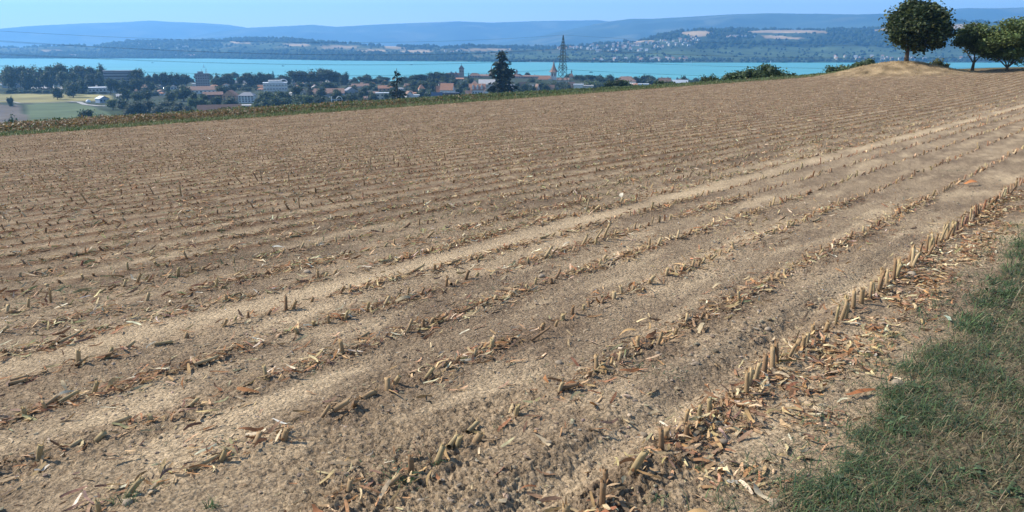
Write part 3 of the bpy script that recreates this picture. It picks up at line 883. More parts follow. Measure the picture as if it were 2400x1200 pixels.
def sow_straw():
    """husks, leaf strips and chips, thick along the rows"""
    hp = Heap()
    def points(N, umin, umax, vmin, vmax, spread, rmax):
        u = rng.uniform(umin, umax, N)
        kk = [i for i, v in enumerate(ROWS) if vmin <= v <= vmax]
        k = rng.choice(kk, N)
        v = ROWS_A[k] + np.where(rng.random(N) < (.8 if rmax < 20 else .6), rng.normal(0, spread, N), rng.uniform(-.36, .36, N))
        x, y = xy(u, v)
        r = np.hypot(x, y); a = np.arctan2(x, y)
        dens = sstep(-.45, .35, gnoise(u / .9, v / .5, 95)) + .12
        ok = (np.abs(a) < RD(43)) & (r < np.minimum(edge_r(a) - .3, rmax)) & (y > 1) & (rng.random(N) < dens) & (mound(x, y) < .3) & ((np.abs(v - 5.22) > .16) | (rng.random(N) < .1))
        if rmax == 36: ok &= rng.random(N) < 1 - .9 * sstep(14, 36, r)
        return x[ok], y[ok], r[ok], u[ok], v[ok]
    cols = [(0.33, 0.165, 0.072), (0.42, 0.28, 0.14), (0.27, 0.14, 0.07), (0.48, 0.36, 0.20), (0.58, 0.48, 0.32), (0.20, 0.125, 0.075)]
    wts = [2.2, 3.4, 2.0, 2.4, .6, 1.3]
    individual = []
    for (N, u0, u1, v0, v1, spread, rmax, L0, L1, wid) in (
            (34000, -1, 13, 1.3, 6.3, .070, 11, .02, .12, .15), (30000, -2, 16, 1.3, 12, .16, 13, .008, .035, .28),
            (175000, -10, 36, 5.5, 26, .12, 36, .03, .13, .16), (165000, -30, 125, 6, 46, .10, 120, .07, .2, .17)):
        x, y, r, u, v = points(N, u0, u1, v0, v1, spread, rmax)
        if N == 165000:
            k = (r > 16) & (rng.random(len(r)) < .8 * sstep(14, 36, r)); x, y, r, u, v = (q[k] for q in (x, y, r, u, v))
        n = len(x)
        z = soil_z(x, y) + .003 + .012 * sstep(6, 11, r)
        L = np.exp(rng.uniform(math.log(L0), math.log(L1), n))
        yaw = np.where(rng.random(n) < .5, math.pi / 2 - ROWAZ + rng.normal(0, .5, n), rng.uniform(0, 6.28, n))
        M = rotz(yaw) @ roty(rng.normal(0, .22 if rmax < 20 else .32, n)) @ rotx(rng.normal(0, .5 if rmax < 20 else .8, n))
        c = palette(n, cols + [(0.24, 0.215, 0.095)], wts + ([0.3] if rmax < 20 else [2.6]), .24)
        for j in range(8):
            s = np.arange(j, n, 8)
            V, F = strip_mesh(500 + j, 3 if rmax < 20 else 2 if rmax < 40 else 1, wid, .7, 1.2)
            hp.put(V, F, np.stack([x, y, z], -1)[s], M[s], L[s], c[s])
    n = 11000; u = rng.uniform(1.2, 12, n); v = .80 + .60 * rng.beta(2.2, 1.5, n); k = rng.random(n) < sstep(-.5, .4, gnoise(u / .5, v / .3, 96)); u, v = u[k], v[k]; n = len(u)
    x, y = xy(u, v); L = np.exp(rng.uniform(math.log(.012), math.log(.10), n)); z = soil_z(x, y) + .003
    c = palette(n, cols, wts, .22); M = rotz(rng.uniform(0, 6.28, n)) @ roty(rng.normal(0, .2, n)) @ rotx(rng.normal(0, .5, n))
    for j in range(8):
        i = np.arange(j, n, 8); V, F = strip_mesh(520 + j, 3, .2, .8, 1.2); hp.put(V, F, np.stack([x, y, z], -1)[i], M[i], L[i], c[i])
    tag(link('straw_litter', hp.mesh('straw_litter', M_STRAW)), 'chopped corn leaves and husk scraps strewn along the rows', kind='stuff')
sow_straw()

def loose_pieces():
    """the bigger husks and fallen stalk lengths one can pick out"""
    husk = []
    for i in range(10):
        V, F = strip_mesh(700 + i, 6, .15 + .02 * (i % 4), 1.0, 1.8)
        col = [(0.34, 0.15, 0.055), (0.45, 0.28, 0.12), (0.52, 0.39, 0.22), (0.28, 0.12, 0.05), (0.62, 0.51, 0.34)][i % 5]
        sh = np.random.default_rng(i).uniform(.8, 1.2, len(V))
        me = mesh_np('corn_husk', V, F, np.clip(np.array(col)[None] * sh[:, None], 0, .9), True, [M_STRAW]); husk.append((me, i % 5))
    hn = ['reddish brown', 'tan', 'pale straw coloured', 'dark brown', 'cream white']
    ext = lambda k: 'the row beside grass' if k == 0 else 'the %s row from grass' % ORD[k]
    cnt = {}
    for u in sorted(np.exp(rng.uniform(math.log(1.2), math.log(9), 190))):
        u = float(u); k = int(rng.choice([0, 0, 0, 1, 2, 3, 4, 4, 5, 6])); v = ROWS[k] + rng.normal(0, .12 if k else .2)
        x, y = xy(u, v)
        if y < 1.6 or abs(math.atan2(x, y)) > RD(36): continue
        me, c = husk[int(rng.choice(10, p=[.14, .14, .08, .13, .02, .14, .13, .07, .13, .02]))]; cnt[(c, k)] = cnt.get((c, k), 0) + 1
        L = rng.uniform(.05, .14)
        o = link('corn_husk', me, loc=(x, y, float(soil_z(x, y)) + .008), rot=(rng.normal(0, .3), rng.normal(0, .15), math.pi / 2 - ROWAZ + rng.normal(0, .9)), scale=(L, L * rng.uniform(.6, 1.3), L))
        tag(o, '%s corn husk, %s from the lower edge along %s' % (hn[c], nth(cnt[(c, k)]), ext(k)), 'corn husk', '%s husks along %s' % (hn[c], ext(k)))
    stalk = []
    for i in range(6):
        V, F, C = stub_mesh(800 + i, 8, 6, .12, .05)
        stalk.append(mesh_np('fallen_stalk', V, F, base_col(V, C, STUB_COLS[i % 4]) * 1.05, True, [M_STALK]))
    cnt = {}
    for u in sorted(np.exp(rng.uniform(math.log(1.0), math.log(14), 84))):
        u = float(u); k = int(rng.choice([1, 1, 2, 2, 3, 3, 4, 4, 4, 5, 5, 6, 7, 8, 9, 10, 11, 12])); v = ROWS[k] + rng.normal(0, .05)
        x, y = xy(u, v)
        if y < 1.6 or abs(math.atan2(x, y)) > RD(36): continue
        cnt[k] = cnt.get(k, 0) + 1
        L = rng.uniform(.05, .14); rr = rng.uniform(.008, .013) / .12
        o = link('fallen_stalk', stalk[int(rng.integers(6))])
        yaw = math.pi / 2 - ROWAZ + rng.normal(0, .35)
        o.matrix_world = Matrix.Translation((x, y, float(soil_z(x, y)) + .012)) @ Matrix.Rotation(yaw, 4, 'Z') @ Matrix.Rotation(RD(90) - abs(rng.normal(0, .14)), 4, 'Y') @ Matrix.Diagonal((rr, rr, L, 1))
        tag(o, 'dry corn stalk lying flat, %s from the lower edge along %s' % (nth(cnt[k]), ext(k)), 'corn stalk', 'stalks lying along %s' % ext(k))
    # pieces with a place of their own in the picture
    def one(me, name, px, py, L, yaw, lab, cat, up=.01, sc=None):
        x, y = ground_hit(px, py)
        o = link(name, me, loc=(x, y, float(soil_z(x, y)) + up), rot=(rng.normal(0, .15), 0, yaw), scale=sc or (L, L, L))
        return tag(o, lab, cat)
    def strip(col, seed, w=.24, curl=.8):
        V, F = strip_mesh(seed, 6, w, curl, 1.0)
        return mesh_np('corn_husk', V, F, np.clip(np.array(col)[None] * np.random.default_rng(seed).uniform(.85, 1.15, len(V))[:, None], 0, .9), True, [M_STRAW])
    one(strip((0.46, 0.35, 0.21), 901, .2, .3), 'corn_husk', 1268, 1045, .125, RD(125), 'flat pale stalk splinter alone on the bare soil near the front', 'stalk splinter')
    one(strip((0.60, 0.48, 0.30), 902, .36), 'corn_husk', 1785, 1165, .11, RD(100), 'broad cream husk torn at its end, beside the front grass tufts', 'corn husk')
    one(strip((0.34, 0.13, 0.05), 903, .16), 'corn_husk', 2015, 932, .17, RD(15), 'bundle of rust brown husk between the tall row and the grass', 'corn husk')
    one(strip((0.55, 0.60, 0.42), 904, .3, 1.4), 'corn_husk', 2215, 758, .13, RD(80), 'curled pale green husk at the edge of the grass', 'corn husk', .02)
    one(strip((0.50, 0.20, 0.07), 905, .5), 'corn_husk', 2275, 436, .2, RD(10), 'bright orange brown dry leaf between two stubble rows', 'dry leaf', .02)
    one(strip((0.66, 0.58, 0.42), 906, .4, 1.2), 'corn_husk', 1455, 467, .15, RD(60), 'creamy white corn husk standing up in the middle of the field', 'corn husk', .03)
    one(strip((0.66, 0.6, 0.46), 907, .3), 'corn_husk', 655, 585, .12, RD(20), 'white husk scrap on the weedy strip', 'corn husk', .02)
    one(strip((0.78, 0.70, 0.55), 908, .2), 'corn_husk', 660, 1000, .10, RD(160), 'thin white splinter on bare soil near the front', 'stalk splinter')
    one(strip((0.60, 0.52, 0.4), 909, .25, 1.2), 'corn_husk', 100, 1105, .06, RD(50), 'small white husk scrap in the lower corner of the field', 'corn husk')
    # stones
    st = []
    for i in range(4):
        V = ICO2 * (1 + .14 * gnoise(ICO2[:, 0] * 1.6 + i * 7, ICO2[:, 1] * 1.6 + ICO2[:, 2], 99)[:, None])
        st.append(mesh_np('stone', V, [ICO2F], np.full((len(V), 3), (.30, .235, .165)) * (.75 + .13 * i), True, [M_CLOD]))
    S = [(1695, 1040, .018, 'rounded grey stone by the front stubs of the tall row'), (2103, 908, .030, 'pale upright stone at the edge of the grass'), (1745, 1093, .018, 'small pale stone in front of the tall row'),
         (1800, 772, .020, 'flat pale stone on bare soil left of the tall row'), (1510, 1008, .018, 'small stone on the clod bank near the front'), (1820, 1188, .026, 'flat square grey stone among the front grass tufts'),
         (300, 1185, .02, 'broad earthy stone at the bottom edge'), (720, 640, .03, 'light stone at the edge of the pale wheel track'), (1540, 835, .016, 'little stone on bare soil in the middle rows'),
         (1310, 452+400, .02, 'buff stone between the second and third rows'), (1270, 650, .028, 'dark rounded stone among straw in the fifth row'), (2135, 650, .035, 'dark rounded stone beside the tall row')]
    for i, (px, py, s, lab) in enumerate(S):
        x, y = ground_hit(px, py)
        tag(link('stone', st[i % 4], loc=(x, y, float(soil_z(x, y)) + s * .35), rot=(0, 0, i * 1.3), scale=(s * 1.2, s, s * .7)), lab, 'stone')

def ground_hit(px, py):
    X, Yd, Zd = ray(px, py); t = 4.0
    for _ in range(40):
        t = (float(field_z(np.array(X * t), np.array(Yd * t))) - CAMH) / Zd
    return X * t, Yd * t
loose_pieces()

def sow_clods():
    hp = Heap()
    for (N, rmin, rmax, s0, s1) in ((13000, 1.8, 6.5, .003, .012), (4000, 5, 14, .006, .016)):
        a = rng.uniform(RD(-42), RD(42), N); r = np.sqrt(rng.uniform(rmin ** 2, rmax ** 2, N))
        x, y = r * np.sin(a), r * np.cos(a); u = x * SU[0] + y * SU[1]; v = x * NU[0] + y * NU[1]
        dens = sstep(-.1, .5, fbm(u / .7, v / .35, 97, 2)) + .10 + .6 * np.exp(-((v - 1.75) / .22) ** 2) + .35 * np.exp(-((v - 3.95) / .2) ** 2)
        dens *= np.where(np.abs(v - 5.22) < .25, .2, 1) * (v > .6)
        k = rng.random(N) < dens
        x, y, u, v = x[k], y[k], u[k], v[k]; n = len(x)
        s = np.exp(rng.uniform(math.log(s0), math.log(s1), n)) * (1 + .7 * np.exp(-((v - 1.75) / .2) ** 2) * (rng.random(n) < .3))
        z = soil_z(x, y) + s * .12
        c = palette(n, [(0.27, 0.208, 0.14), (0.34, 0.265, 0.175), (0.20, 0.152, 0.105)], [3, 2, 2], .15)
        for j in range(4):
            i = np.arange(j, n, 4)
            V = ICO1 * (1 + .42 * np.random.default_rng(j).normal(0, .6, (len(ICO1), 1))) * (1, .85, .8)
            hp.put(V, [ICO1F], np.stack([x, y, z], -1)[i], rotz(rng.uniform(0, 6.28, len(i))), np.stack([s * 1.2, s, s * .75], -1)[i], c[i])
    tag(link('soil_clods', hp.mesh('soil_clods', M_CLOD)), 'loose crumbs and clods of dry soil', kind='stuff')
sow_clods()

# ------------------------------------------------------------------ grass
def blade(seed, seg=2):
    r = np.random.default_rng(seed); b = r.uniform(.5, 1.5); V, F = [], []
    for i in range(seg + 1):
        t = i / seg; a = b * t
        p = np.array((math.sin(a) * t * .8, 0.12 * math.sin(3 * t + seed), math.cos(a) * t))
        w = 1 - .85 * t ** 1.5
        V += [p + (0, -.5 * w, 0), p + (0, .5 * w, 0)]
        if i: F.append((2*i-2, 2*i-1, 2*i+1, 2*i))
    V = np.array(V); return V, [np.array(F)]
BL = [blade(i) for i in range(6)]

def put_blades(hp, x, y, z, L, W, cols, lay=0.0):
    n = len(x); yaw = rng.uniform(0, 6.28, n)
    M = rotz(yaw) @ roty(np.clip(rng.normal(lay, .35, n), -.2, 1.5))
    for j in range(6):
        i = np.arange(j, n, 6)
        V, F = BL[j]
        Vs = V.copy()
        hp.put(Vs, F, np.stack([x, y, z], -1)[i], M[i], np.stack([L, W, L], -1)[i], cols[i])

def grass_verge():
    hp = Heap(); N = 420000
    u = .8 + 10.5 * rng.random(N) ** 1.7; v = 1.05 - 4.2 * rng.random(N) ** 1.3
    x, y = xy(u, v); a = np.arctan2(x, y); r = np.hypot(x, y)
    ge = grass_edge(u)
    clump = fbm(u / .35, v / .35, 101, 3)
    dens = sstep(-.06, .07, ge - v) * (0.6 + .5 * sstep(-.4, .3, clump)) * np.clip(4.0 / r, .35, 1) + .04 * (v < ge + .25)
    k = (np.abs(a) < RD(41)) & (y > 1.2) & (r > 1.5) & (rng.random(N) < dens)
    x, y, u, v, clump, r = x[k], y[k], u[k], v[k], clump[k], r[k]; n = len(x)
    z = field_z(x, y) + .028
    dry = rng.random(n) < np.clip(.18 + .36 * sstep(.1, -.35, clump) + .26 * sstep(.05, .5, grass_edge(u) - v) * sstep(-.3, .3, fbm(u / .8, v / .6, 102, 2)), 0, .85)
    green = palette(n, [(0.062, 0.094, 0.038), (0.082, 0.125, 0.046), (0.112, 0.155, 0.058), (0.048, 0.076, 0.042)], [3, 3, 1.5, 2], .2)
    tan = palette(n, [(0.26, 0.20, 0.105), (0.19, 0.15, 0.08), (0.33, 0.26, 0.14), (0.15, 0.115, 0.06)], [2, 2, 1, 2], .2)
    c = np.where(dry[:, None], tan, green)
    L = np.exp(rng.normal(math.log(.066), .38, n)) * np.where(dry, .9, 1.0) * (1 + .35 * sstep(.15, .45, clump))
    W = rng.uniform(.0022, .0050, n) * np.where(r > 5, 1.5, 1)
    put_blades(hp, x, y, z, L, W, c, .75)
    n2 = 90000; u = rng.uniform(-1.5, 24, n2); v = rng.uniform(-7.5, .85, n2); x, y = xy(u, v); a = np.arctan2(x, y); r = np.hypot(x, y)
    k = (v < grass_edge(u)) & (r > .7) & (r < 26) & ((a > RD(41)) | (v < -3.0) | (u > 11.2)) & (a > RD(10)) & (rng.random(n2) < np.clip(3.5 / r, .1, .8))
    x, y, r = x[k], y[k], r[k]; n2 = len(x)
    put_blades(hp, x, y, field_z(x, y) + .028, rng.uniform(.05, .10, n2) * (1 + r / 20), rng.uniform(.003, .006, n2) * (1 + r / 8), palette(n2, [(0.066, 0.084, 0.036), (0.10, 0.12, 0.05), (0.24, 0.19, 0.10), (0.16, 0.13, 0.07)], [3, 2, 2, 2], .2), .75)
    for (px, py, q) in ((2150, 930, 16), (2330, 700, 18), (1985, 1160, 22), (2260, 1130, 14), (2370, 1180, 22), (2080, 1010, 14), (2300, 850, 14)):
        x0, y0 = ground_hit(px, py); yaw = rng.uniform(0, 6.28, q)
        lv = np.array([(0, -.08, 0), (.5, -.32, .18), (.5, .32, .18), (0, .08, 0), (1, 0, .05)])
        xx = x0 + rng.normal(0, .03, q); yy = y0 + rng.normal(0, .03, q)
        hp.put(lv, [np.array([(0, 1, 2, 3)]), np.array([(1, 4, 2)])], np.stack([xx, yy, field_z(xx, yy) + .05], -1), rotz(yaw) @ roty(rng.normal(-.2, .25, q)), rng.uniform(.015, .038, q), palette(q, [(0.07, 0.105, 0.045), (0.10, 0.135, 0.058)], [1, 1], .2))
    tag(link('grass_verge', hp.mesh('grass_verge', M_GRASS)), 'mown green grass verge with dry clippings', kind='stuff')
grass_verge()

def tuft(px, py, n, L, lab, green=True, wide=.004):
    x0, y0 = ground_hit(px, py); z0 = float(field_z(np.array(x0), np.array(y0)))
    hp = Heap()
    cols = palette(n, [(0.075, 0.125, 0.045), (0.055, 0.095, 0.04), (0.12, 0.165, 0.06)] if green else [(0.33, 0.25, 0.12), (0.2, 0.19, 0.08), (0.1, 0.13, 0.05)], [2, 2, 1], .2)
    s = L * .35
    put_blades(hp, rng.normal(0, s * .5, n), rng.normal(0, s * .5, n), np.zeros(n), L * rng.uniform(.5, 1.2, n), rng.uniform(wide * .6, wide * 1.2, n), cols, .25)
    tag(link('grass_tuft', hp.mesh('grass_tuft', M_GRASS), loc=(x0, y0, z0)), lab, 'grass tuft')
for a in [(1785, 1120, 14, .13, 'thin grass tuft with long spread blades behind the cream husk'), (1900, 1105, 12, .12, 'bending grass tuft next to the grass verge corner'), (1540, 1175, 26, .08, 'short green tuft at the bottom edge in front of the tall row'),
          (1700, 1190, 10, .11, 'upright sparse grass blades at the bottom edge'), (1640, 1100, 12, .06, 'small green seedling tuft among husks'), (1960, 1150, 60, .08, 'dense dark green tuft at the corner of the verge'),
          (1925, 1175, 30, .08, 'leafy green tuft touching the bottom edge beside the verge'), (300, 1180, 40, .10, 'sprawling green and straw tuft at the bottom edge of the field'), (495, 1190, 26, .07, 'low green tuft at the bottom edge beside a fallen stalk'),
          (960, 1130, 26, .08, 'green grass tuft growing through husks in the second row'), (1020, 1090, 14, .07, 'yellowish grass tuft in the second row'), (1165, 1010, 16, .05, 'tiny green tuft beside a stub in the second row'),
          (2095, 790, 22, .08, 'green tuft between the tall row and the verge'), (2040, 800, 18, .07, 'grass seedlings close to the foot of the tall row'), (925, 1135, 14, .08, 'thin pale tuft left of the second row')]:
    tuft(*a)

def weeds():
    """green creeping weeds between the rows of the middle field"""
    hp = Heap()
    N = 300000
    u = -8 + 60 * rng.random(N) ** 1.5; v = 5.6 + 36 * rng.random(N) ** 1.6
    x, y = xy(u, v); a = np.arctan2(x, y); r = np.hypot(x, y)
    m = sstep(.08, .5, fbm(u / 3.5, v / .8, 111, 3)) * .30 + .9 * np.exp(-((v - 7.2) / .28) ** 2) * sstep(-.3, .3, gnoise(u / 1.5, v, 112)) + .5 * np.exp(-((v - 6.2) / .2) ** 2) * sstep(.1, .5, gnoise(u / 1.2, v, 113))
    k = (np.abs(a) < RD(40)) & (r < edge_r(a) - .5) & (y > 2) & (rng.random(N) < m * .55 * np.clip(16 / r, .2, 1)) & (mound(x, y) < .2)
    x, y, r = x[k], y[k], r[k]; n = len(x)
    c = palette(n, [(0.085, 0.115, 0.05), (0.12, 0.14, 0.06), (0.16, 0.155, 0.075)], [2, 2, 2], .2)
    put_blades(hp, x, y, soil_z(x, y), rng.uniform(.03, .08, n), rng.uniform(.004, .009, n) * (1 + r / 22), c, .7)
    # a few low leafy weeds near the front
    for (px, py, q) in ((1500, 860, 60), (1560, 880, 40), (1600, 640, 60), (2240, 400, 80), (1130, 680, 20), (700, 870, 30), (930, 1110, 60)):
        x0, y0 = ground_hit(px, py); s = .10
        xx = x0 + rng.normal(0, s, q); yy = y0 + rng.normal(0, s, q)
        put_blades(hp, xx, yy, soil_z(xx, yy), rng.uniform(.015, .035, q), rng.uniform(.004, .008, q), palette(q, [(0.07, 0.11, 0.05)], [1], .2), .8)
    tag(link('weeds', hp.mesh('weeds', M_GRASS)), 'patchy green weeds between the stubble rows', kind='stuff')
weeds()

def mound_grass():
    hp = Heap(); N = 9000
    x = MX + rng.normal(0, 5.5, N); y = MY + rng.normal(0, 3.6, N)
    k = (mound(x, y) > .12); x, y = x[k], y[k]; n = len(x)
    c = palette(n, [(0.46, 0.33, 0.15), (0.38, 0.26, 0.12), (0.52, 0.39, 0.20), (0.24, 0.18, 0.08)], [3, 2, 1, 1], .15)
    put_blades(hp, x, y, field_z(x, y) - .02, rng.uniform(.12, .35, n), rng.uniform(.02, .05, n), c, .6)
    tag(link('dry_grass', hp.mesh('dry_grass', M_GRASS)), 'sun bleached dry grass on the mound under the big tree', kind='stuff')
mound_grass()

def crop_strip():
    """leafy crop beyond the stubble, brown to the left, green to the right, with a grass margin"""
    LV = np.array([(0, -.5, 0), (.5, -.28, .10), (.5, .28, .10), (0, .5, 0), (1, 0, -.05)]); LF = [np.array([(0, 1, 2, 3)]), np.array([(1, 4, 2)])]
    hp = Heap(); N = 46000
    a = rng.uniform(RD(-41), RD(22.5), N); dep = rng.uniform(2.2, 10, N) ** 1.0
    re = edge_r(a); r = re + dep * np.clip(1 / np.sin(np.clip(ROWAZ - a, .3, 1.6)), 1, 2.2)
    x, y = r * np.sin(a), r * np.cos(a)
    H = (.36 + .12 * fbm(x / 3, y / 3, 121, 2)) * sstep(0, 1.2, dep - 2) * (1 - .5 * sstep(RD(-2), RD(16), a))
    z = ground_z(x, y) + H * rng.uniform(.25, 1.0, N) ** .6
    px, _ = project(x, y, z)
    brown = np.clip(sstep(1150, 250, px) * .6 + .2 + .35 * fbm(x / 4, y / 4, 123, 2) - .35 * sstep(1000, 1500, px), 0.03, .92) * np.where((dep > 7.5), .35, 1)
    isb = rng.random(N) < brown
    c = np.where(isb[:, None], palette(N, [(0.20, 0.125, 0.058), (0.25, 0.17, 0.078), (0.155, 0.10, 0.05)], [3, 2, 2], .2), palette(N, [(0.080, 0.115, 0.042), (0.115, 0.15, 0.055), (0.055, 0.085, 0.035)], [3, 2, 2], .2))
    M = rotz(rng.uniform(0, 6.28, N)) @ roty(rng.normal(.2, .6, N)) @ rotx(rng.normal(0, .4, N))
    s = rng.uniform(.09, .19, N) * (1 + (r - 45) / 120)
    hp.put(LV * np.array((1, .7, 1)), LF, np.stack([x, y, z], -1), M, s, c)
    tag(link('crop_strip', hp.mesh('crop_strip', M_LEAF)), 'strip of ripening brown and green crop beyond the stubble', kind='stuff')
    hp = Heap(); N = 17000
    a = rng.uniform(RD(-41), RD(23), N); re = edge_r(a); off = np.clip(1 / np.sin(np.clip(ROWAZ - a, .3, 1.6)), 1, 2.2)
    r = re + rng.uniform(-.3, 2.8, N) * off
    x, y = r * np.sin(a), r * np.cos(a)
    c = palette(N, [(0.105, 0.145, 0.045), (0.14, 0.18, 0.06), (0.075, 0.11, 0.04), (0.2, 0.18, 0.07)], [3, 2, 2, 1], .2)
    put_blades(hp, x, y, ground_z(x, y), rng.uniform(.12, .34, N), rng.uniform(.02, .045, N) * (1 + (r - 45) / 80), c, .3)
    tag(link('grass_margin', hp.mesh('grass_margin', M_GRASS)), 'bright green grass margin along the far edge of the stubble', kind='stuff')
crop_strip()

# ------------------------------------------------------------------ trees
def crown_mesh(name, lobes, nleaf, leaf, cols, seed, core=.74, out=.35, w=None):
    """leaf quads on and in a set of ellipsoid lobes, round a ragged inner mass"""
    r = np.random.default_rng(seed)
    L = np.array(lobes, float); vol = (L[:, 3:].prod(1)) ** (2 / 3); p = vol / vol.sum()
    k = r.choice(len(L), nleaf, p=p)
    d = r.normal(0, 1, (nleaf, 3)); d /= np.linalg.norm(d, axis=1)[:, None]
    rad = 1 - .38 * r.random(nleaf) ** 1.6 + .10 * r.normal(0, 1, nleaf).clip(-1, 1.6)
    P = L[k, :3] + d * L[k, 3:] * rad[:, None]
    # gather leaves into sprays
    nc = max(nleaf // 14, 4)
    cen = P[r.choice(nleaf, nc)]
    j = r.integers(0, nc, nleaf); half = r.random(nleaf) < .6
    P = np.where(half[:, None], cen[j] + r.normal(0, leaf * 1.5, (nleaf, 3)) * (1, 1, .6), P)
    q = np.array([(-.5, -.38, 0), (.5, -.3, .12), (.55, .3, 0), (-.4, .42, .1)])
    yaw = r.uniform(0, 6.28, nleaf); tilt = r.normal(0, .55, nleaf); roll = r.normal(0, .55, nleaf)
    M = rotz(yaw) @ roty(tilt) @ rotx(roll)
    hp = Heap()
    c = np.array(cols, float)
    spray = np.exp(r.normal(0, .30, nc))[j]
    col = c[r.choice(len(c), nleaf, p=w)] * np.exp(r.normal(0, .14, (nleaf, 1))) * np.where(half, spray, 1)[:, None]
    hp.put(q, [np.array([(0, 1, 2, 3)])], P, M, leaf * np.exp(r.normal(0, .25, nleaf)), col)
    if core:
        for i in range(len(L)):
            V = ICO2 * (1 + .15 * gnoise(ICO2[:, 0] * 2 + i * 3.1 + seed, ICO2[:, 1] * 2 + ICO2[:, 2] * 1.7, 131)[:, None])
            hp.put(V, [ICO2F], L[i:i+1, :3], rotz(np.array([r.uniform(0, 6)])), L[i:i+1, 3:] * core, np.array([c[0] * .9]))
    return hp.mesh(name, M_LEAF)

def trunk_mesh(name, h, rad, forks=(), lean=0.0, fork_at=.6):
    mb = MB()
    pts = [(lean * h * t * t, .03 * h * math.sin(3 * t), h * t - .15 * h * (t == 0)) for t in (0, .2, .45, .7, 1)]
    mb.tube(pts, [rad * 1.35, rad * 1.05, rad * .9, rad * .78, rad * .5], 8)
    for (a, el, L) in forks:
        b = Vector((lean * h * fork_at ** 2, .03 * h * math.sin(3 * fork_at), h * fork_at)); d = Vector((math.cos(a) * math.cos(el), math.sin(a) * math.cos(el), math.sin(el)))
        mb.tube([b, b + d * L * .5 + Vector((0, 0, .04 * L)), b + d * L + Vector((0, 0, .12 * L))], [rad * .5, rad * .36, rad * .14], 6)
    return mb.mesh(name, M_BARK, True)

GREEN_D = [(0.036, 0.056, 0.022), (0.050, 0.075, 0.028), (0.068, 0.095, 0.034), (0.10, 0.125, 0.045)]
GREEN_M = [(0.048, 0.074, 0.028), (0.065, 0.096, 0.034), (0.090, 0.122, 0.042), (0.125, 0.15, 0.055)]
GREEN_L = [(0.080, 0.118, 0.038), (0.10, 0.14, 0.045), (0.14, 0.175, 0.055), (0.18, 0.2, 0.07)]
PARK_M = [(0.062, 0.090, 0.034), (0.085, 0.118, 0.042), (0.12, 0.15, 0.055), (0.16, 0.18, 0.07)]
PARK_L = [(0.095, 0.135, 0.045), (0.13, 0.175, 0.058), (0.175, 0.21, 0.07), (0.22, 0.24, 0.085)]
GREY_G = [(0.060, 0.078, 0.045), (0.08, 0.098, 0.055), (0.10, 0.118, 0.065), (0.13, 0.14, 0.08)]
WT = [.3, .35, .25, .1]

def lobed(seed, n, wid=.36, zc=.62, hz=.30, lob=.55, low=0):
    """lobes of a unit-high tree"""
    r = np.random.default_rng(seed); out = [(0, 0, zc, wid * .72, wid * .72, hz * .9)]
    for i in range(n):
        a = 6.28 * i / n + r.uniform(-.5, .5); rr = wid * r.uniform(.40, .62); s = wid * lob * r.uniform(.75, 1.15)
        z = zc + hz * r.uniform(-.62 - low, .62)
        out.append((rr * math.cos(a), rr * math.sin(a), z, s, s, s * r.uniform(.75, 1.0)))
    return out

TREES = {}
def kind(key, n, cols, seed, wid=.38, zc=.52, hz=.45, leaf=.055, nl=1500, trunk=.3, trad=.025, low=0, lob=.55):
    TREES[key] = []
    for q in range(n):
        cm = crown_mesh('crown', lobed(seed + q, 9, wid, zc, hz, lob, low), nl, leaf, cols, seed + q, w=WT)
        tm = trunk_mesh('trunk', .62, trad, [(1.0, .9, .2), (3.3, .8, .2)], 0, .7)
        TREES[key].append((cm, tm))
kind('round', 4, GREEN_D, 1000)
kind('green', 3, GREEN_M, 1100)
kind('light', 2, GREEN_L, 1200)
kind('willow', 3, GREY_G, 1300, .42, .52, .42, low=.3)
kind('tall', 2, GREEN_D, 1400, .24, .58, .42)
kind('poplar', 1, GREEN_D, 1500, .12, .55, .45)
kind('bush', 3, GREEN_D, 1600, .62, .42, .42, low=.4, leaf=.075)

def conifer_mesh(seed, tiers, wid, open_=0.0, leafs=60, bare=0.06):
    """unit-high conifer: whorls of drooping boughs carrying needle sprays"""
    r = np.random.default_rng(seed); P, S, Y = [], [], []
    tr = MB(); tr.tube([(0, 0, -.03), (0, 0, .35), (.004, 0, .7), (0, 0, 1)], [.026, .02, .012, .003], 7)
    for t in range(tiers):
        z = bare + (1 - bare) * (t / tiers) ** .92; span = wid * (1 - z) ** .72 * (1.0 + .12 * r.normal())
        nb = r.integers(6, 9)
        for b in range(nb):
            if r.random() < open_ * z: continue
            a = 6.28 * b / nb + r.uniform(-.3, .3) + t; L = span * r.uniform(.65, 1.12) + .012
            for q in range(max(3, int(leafs * L))):
                s = r.random() ** .65
                off = r.normal(0, .016, 3)
                P.append((math.cos(a) * L * s + off[0], math.sin(a) * L * s + off[1], z - .22 * L * s + .10 * L * s * s + off[2] * .7)); Y.append(a + r.normal(0, .5)); S.append(.034 * r.uniform(.7, 1.35))
            if L > .05: tr.tube([(0, 0, z), (math.cos(a) * L * .9, math.sin(a) * L * .9, z - .12 * L)], [.005, .0015], 4, cap=False)
    P = np.array(P); n = len(P)
    hp = Heap(); q = np.array([(-.6, -.3, 0), (.6, -.22, -.12), (.65, .22, -.1), (-.55, .3, .05)])
    c = np.array([(0.018, 0.030, 0.020), (0.026, 0.042, 0.026), (0.036, 0.054, 0.030)])[r.choice(3, n)] * np.exp(r.normal(0, .15, (n, 1)))
    hp.put(q, [np.array([(0, 1, 2, 3)])], P, rotz(np.array(Y)) @ roty(r.normal(.25, .3, n)) @ rotx(r.normal(0, .5, n)), np.array(S), c)
    return hp.mesh('crown', M_LEAF), tr.mesh('trunk', M_BARK, True)
TREES['spruce'] = [conifer_mesh(1, 22, .26, .1, 90), conifer_mesh(2, 20, .22, .25, 90)]
TREES['fir'] = [conifer_mesh(3, 26, .36, .28, 190)]
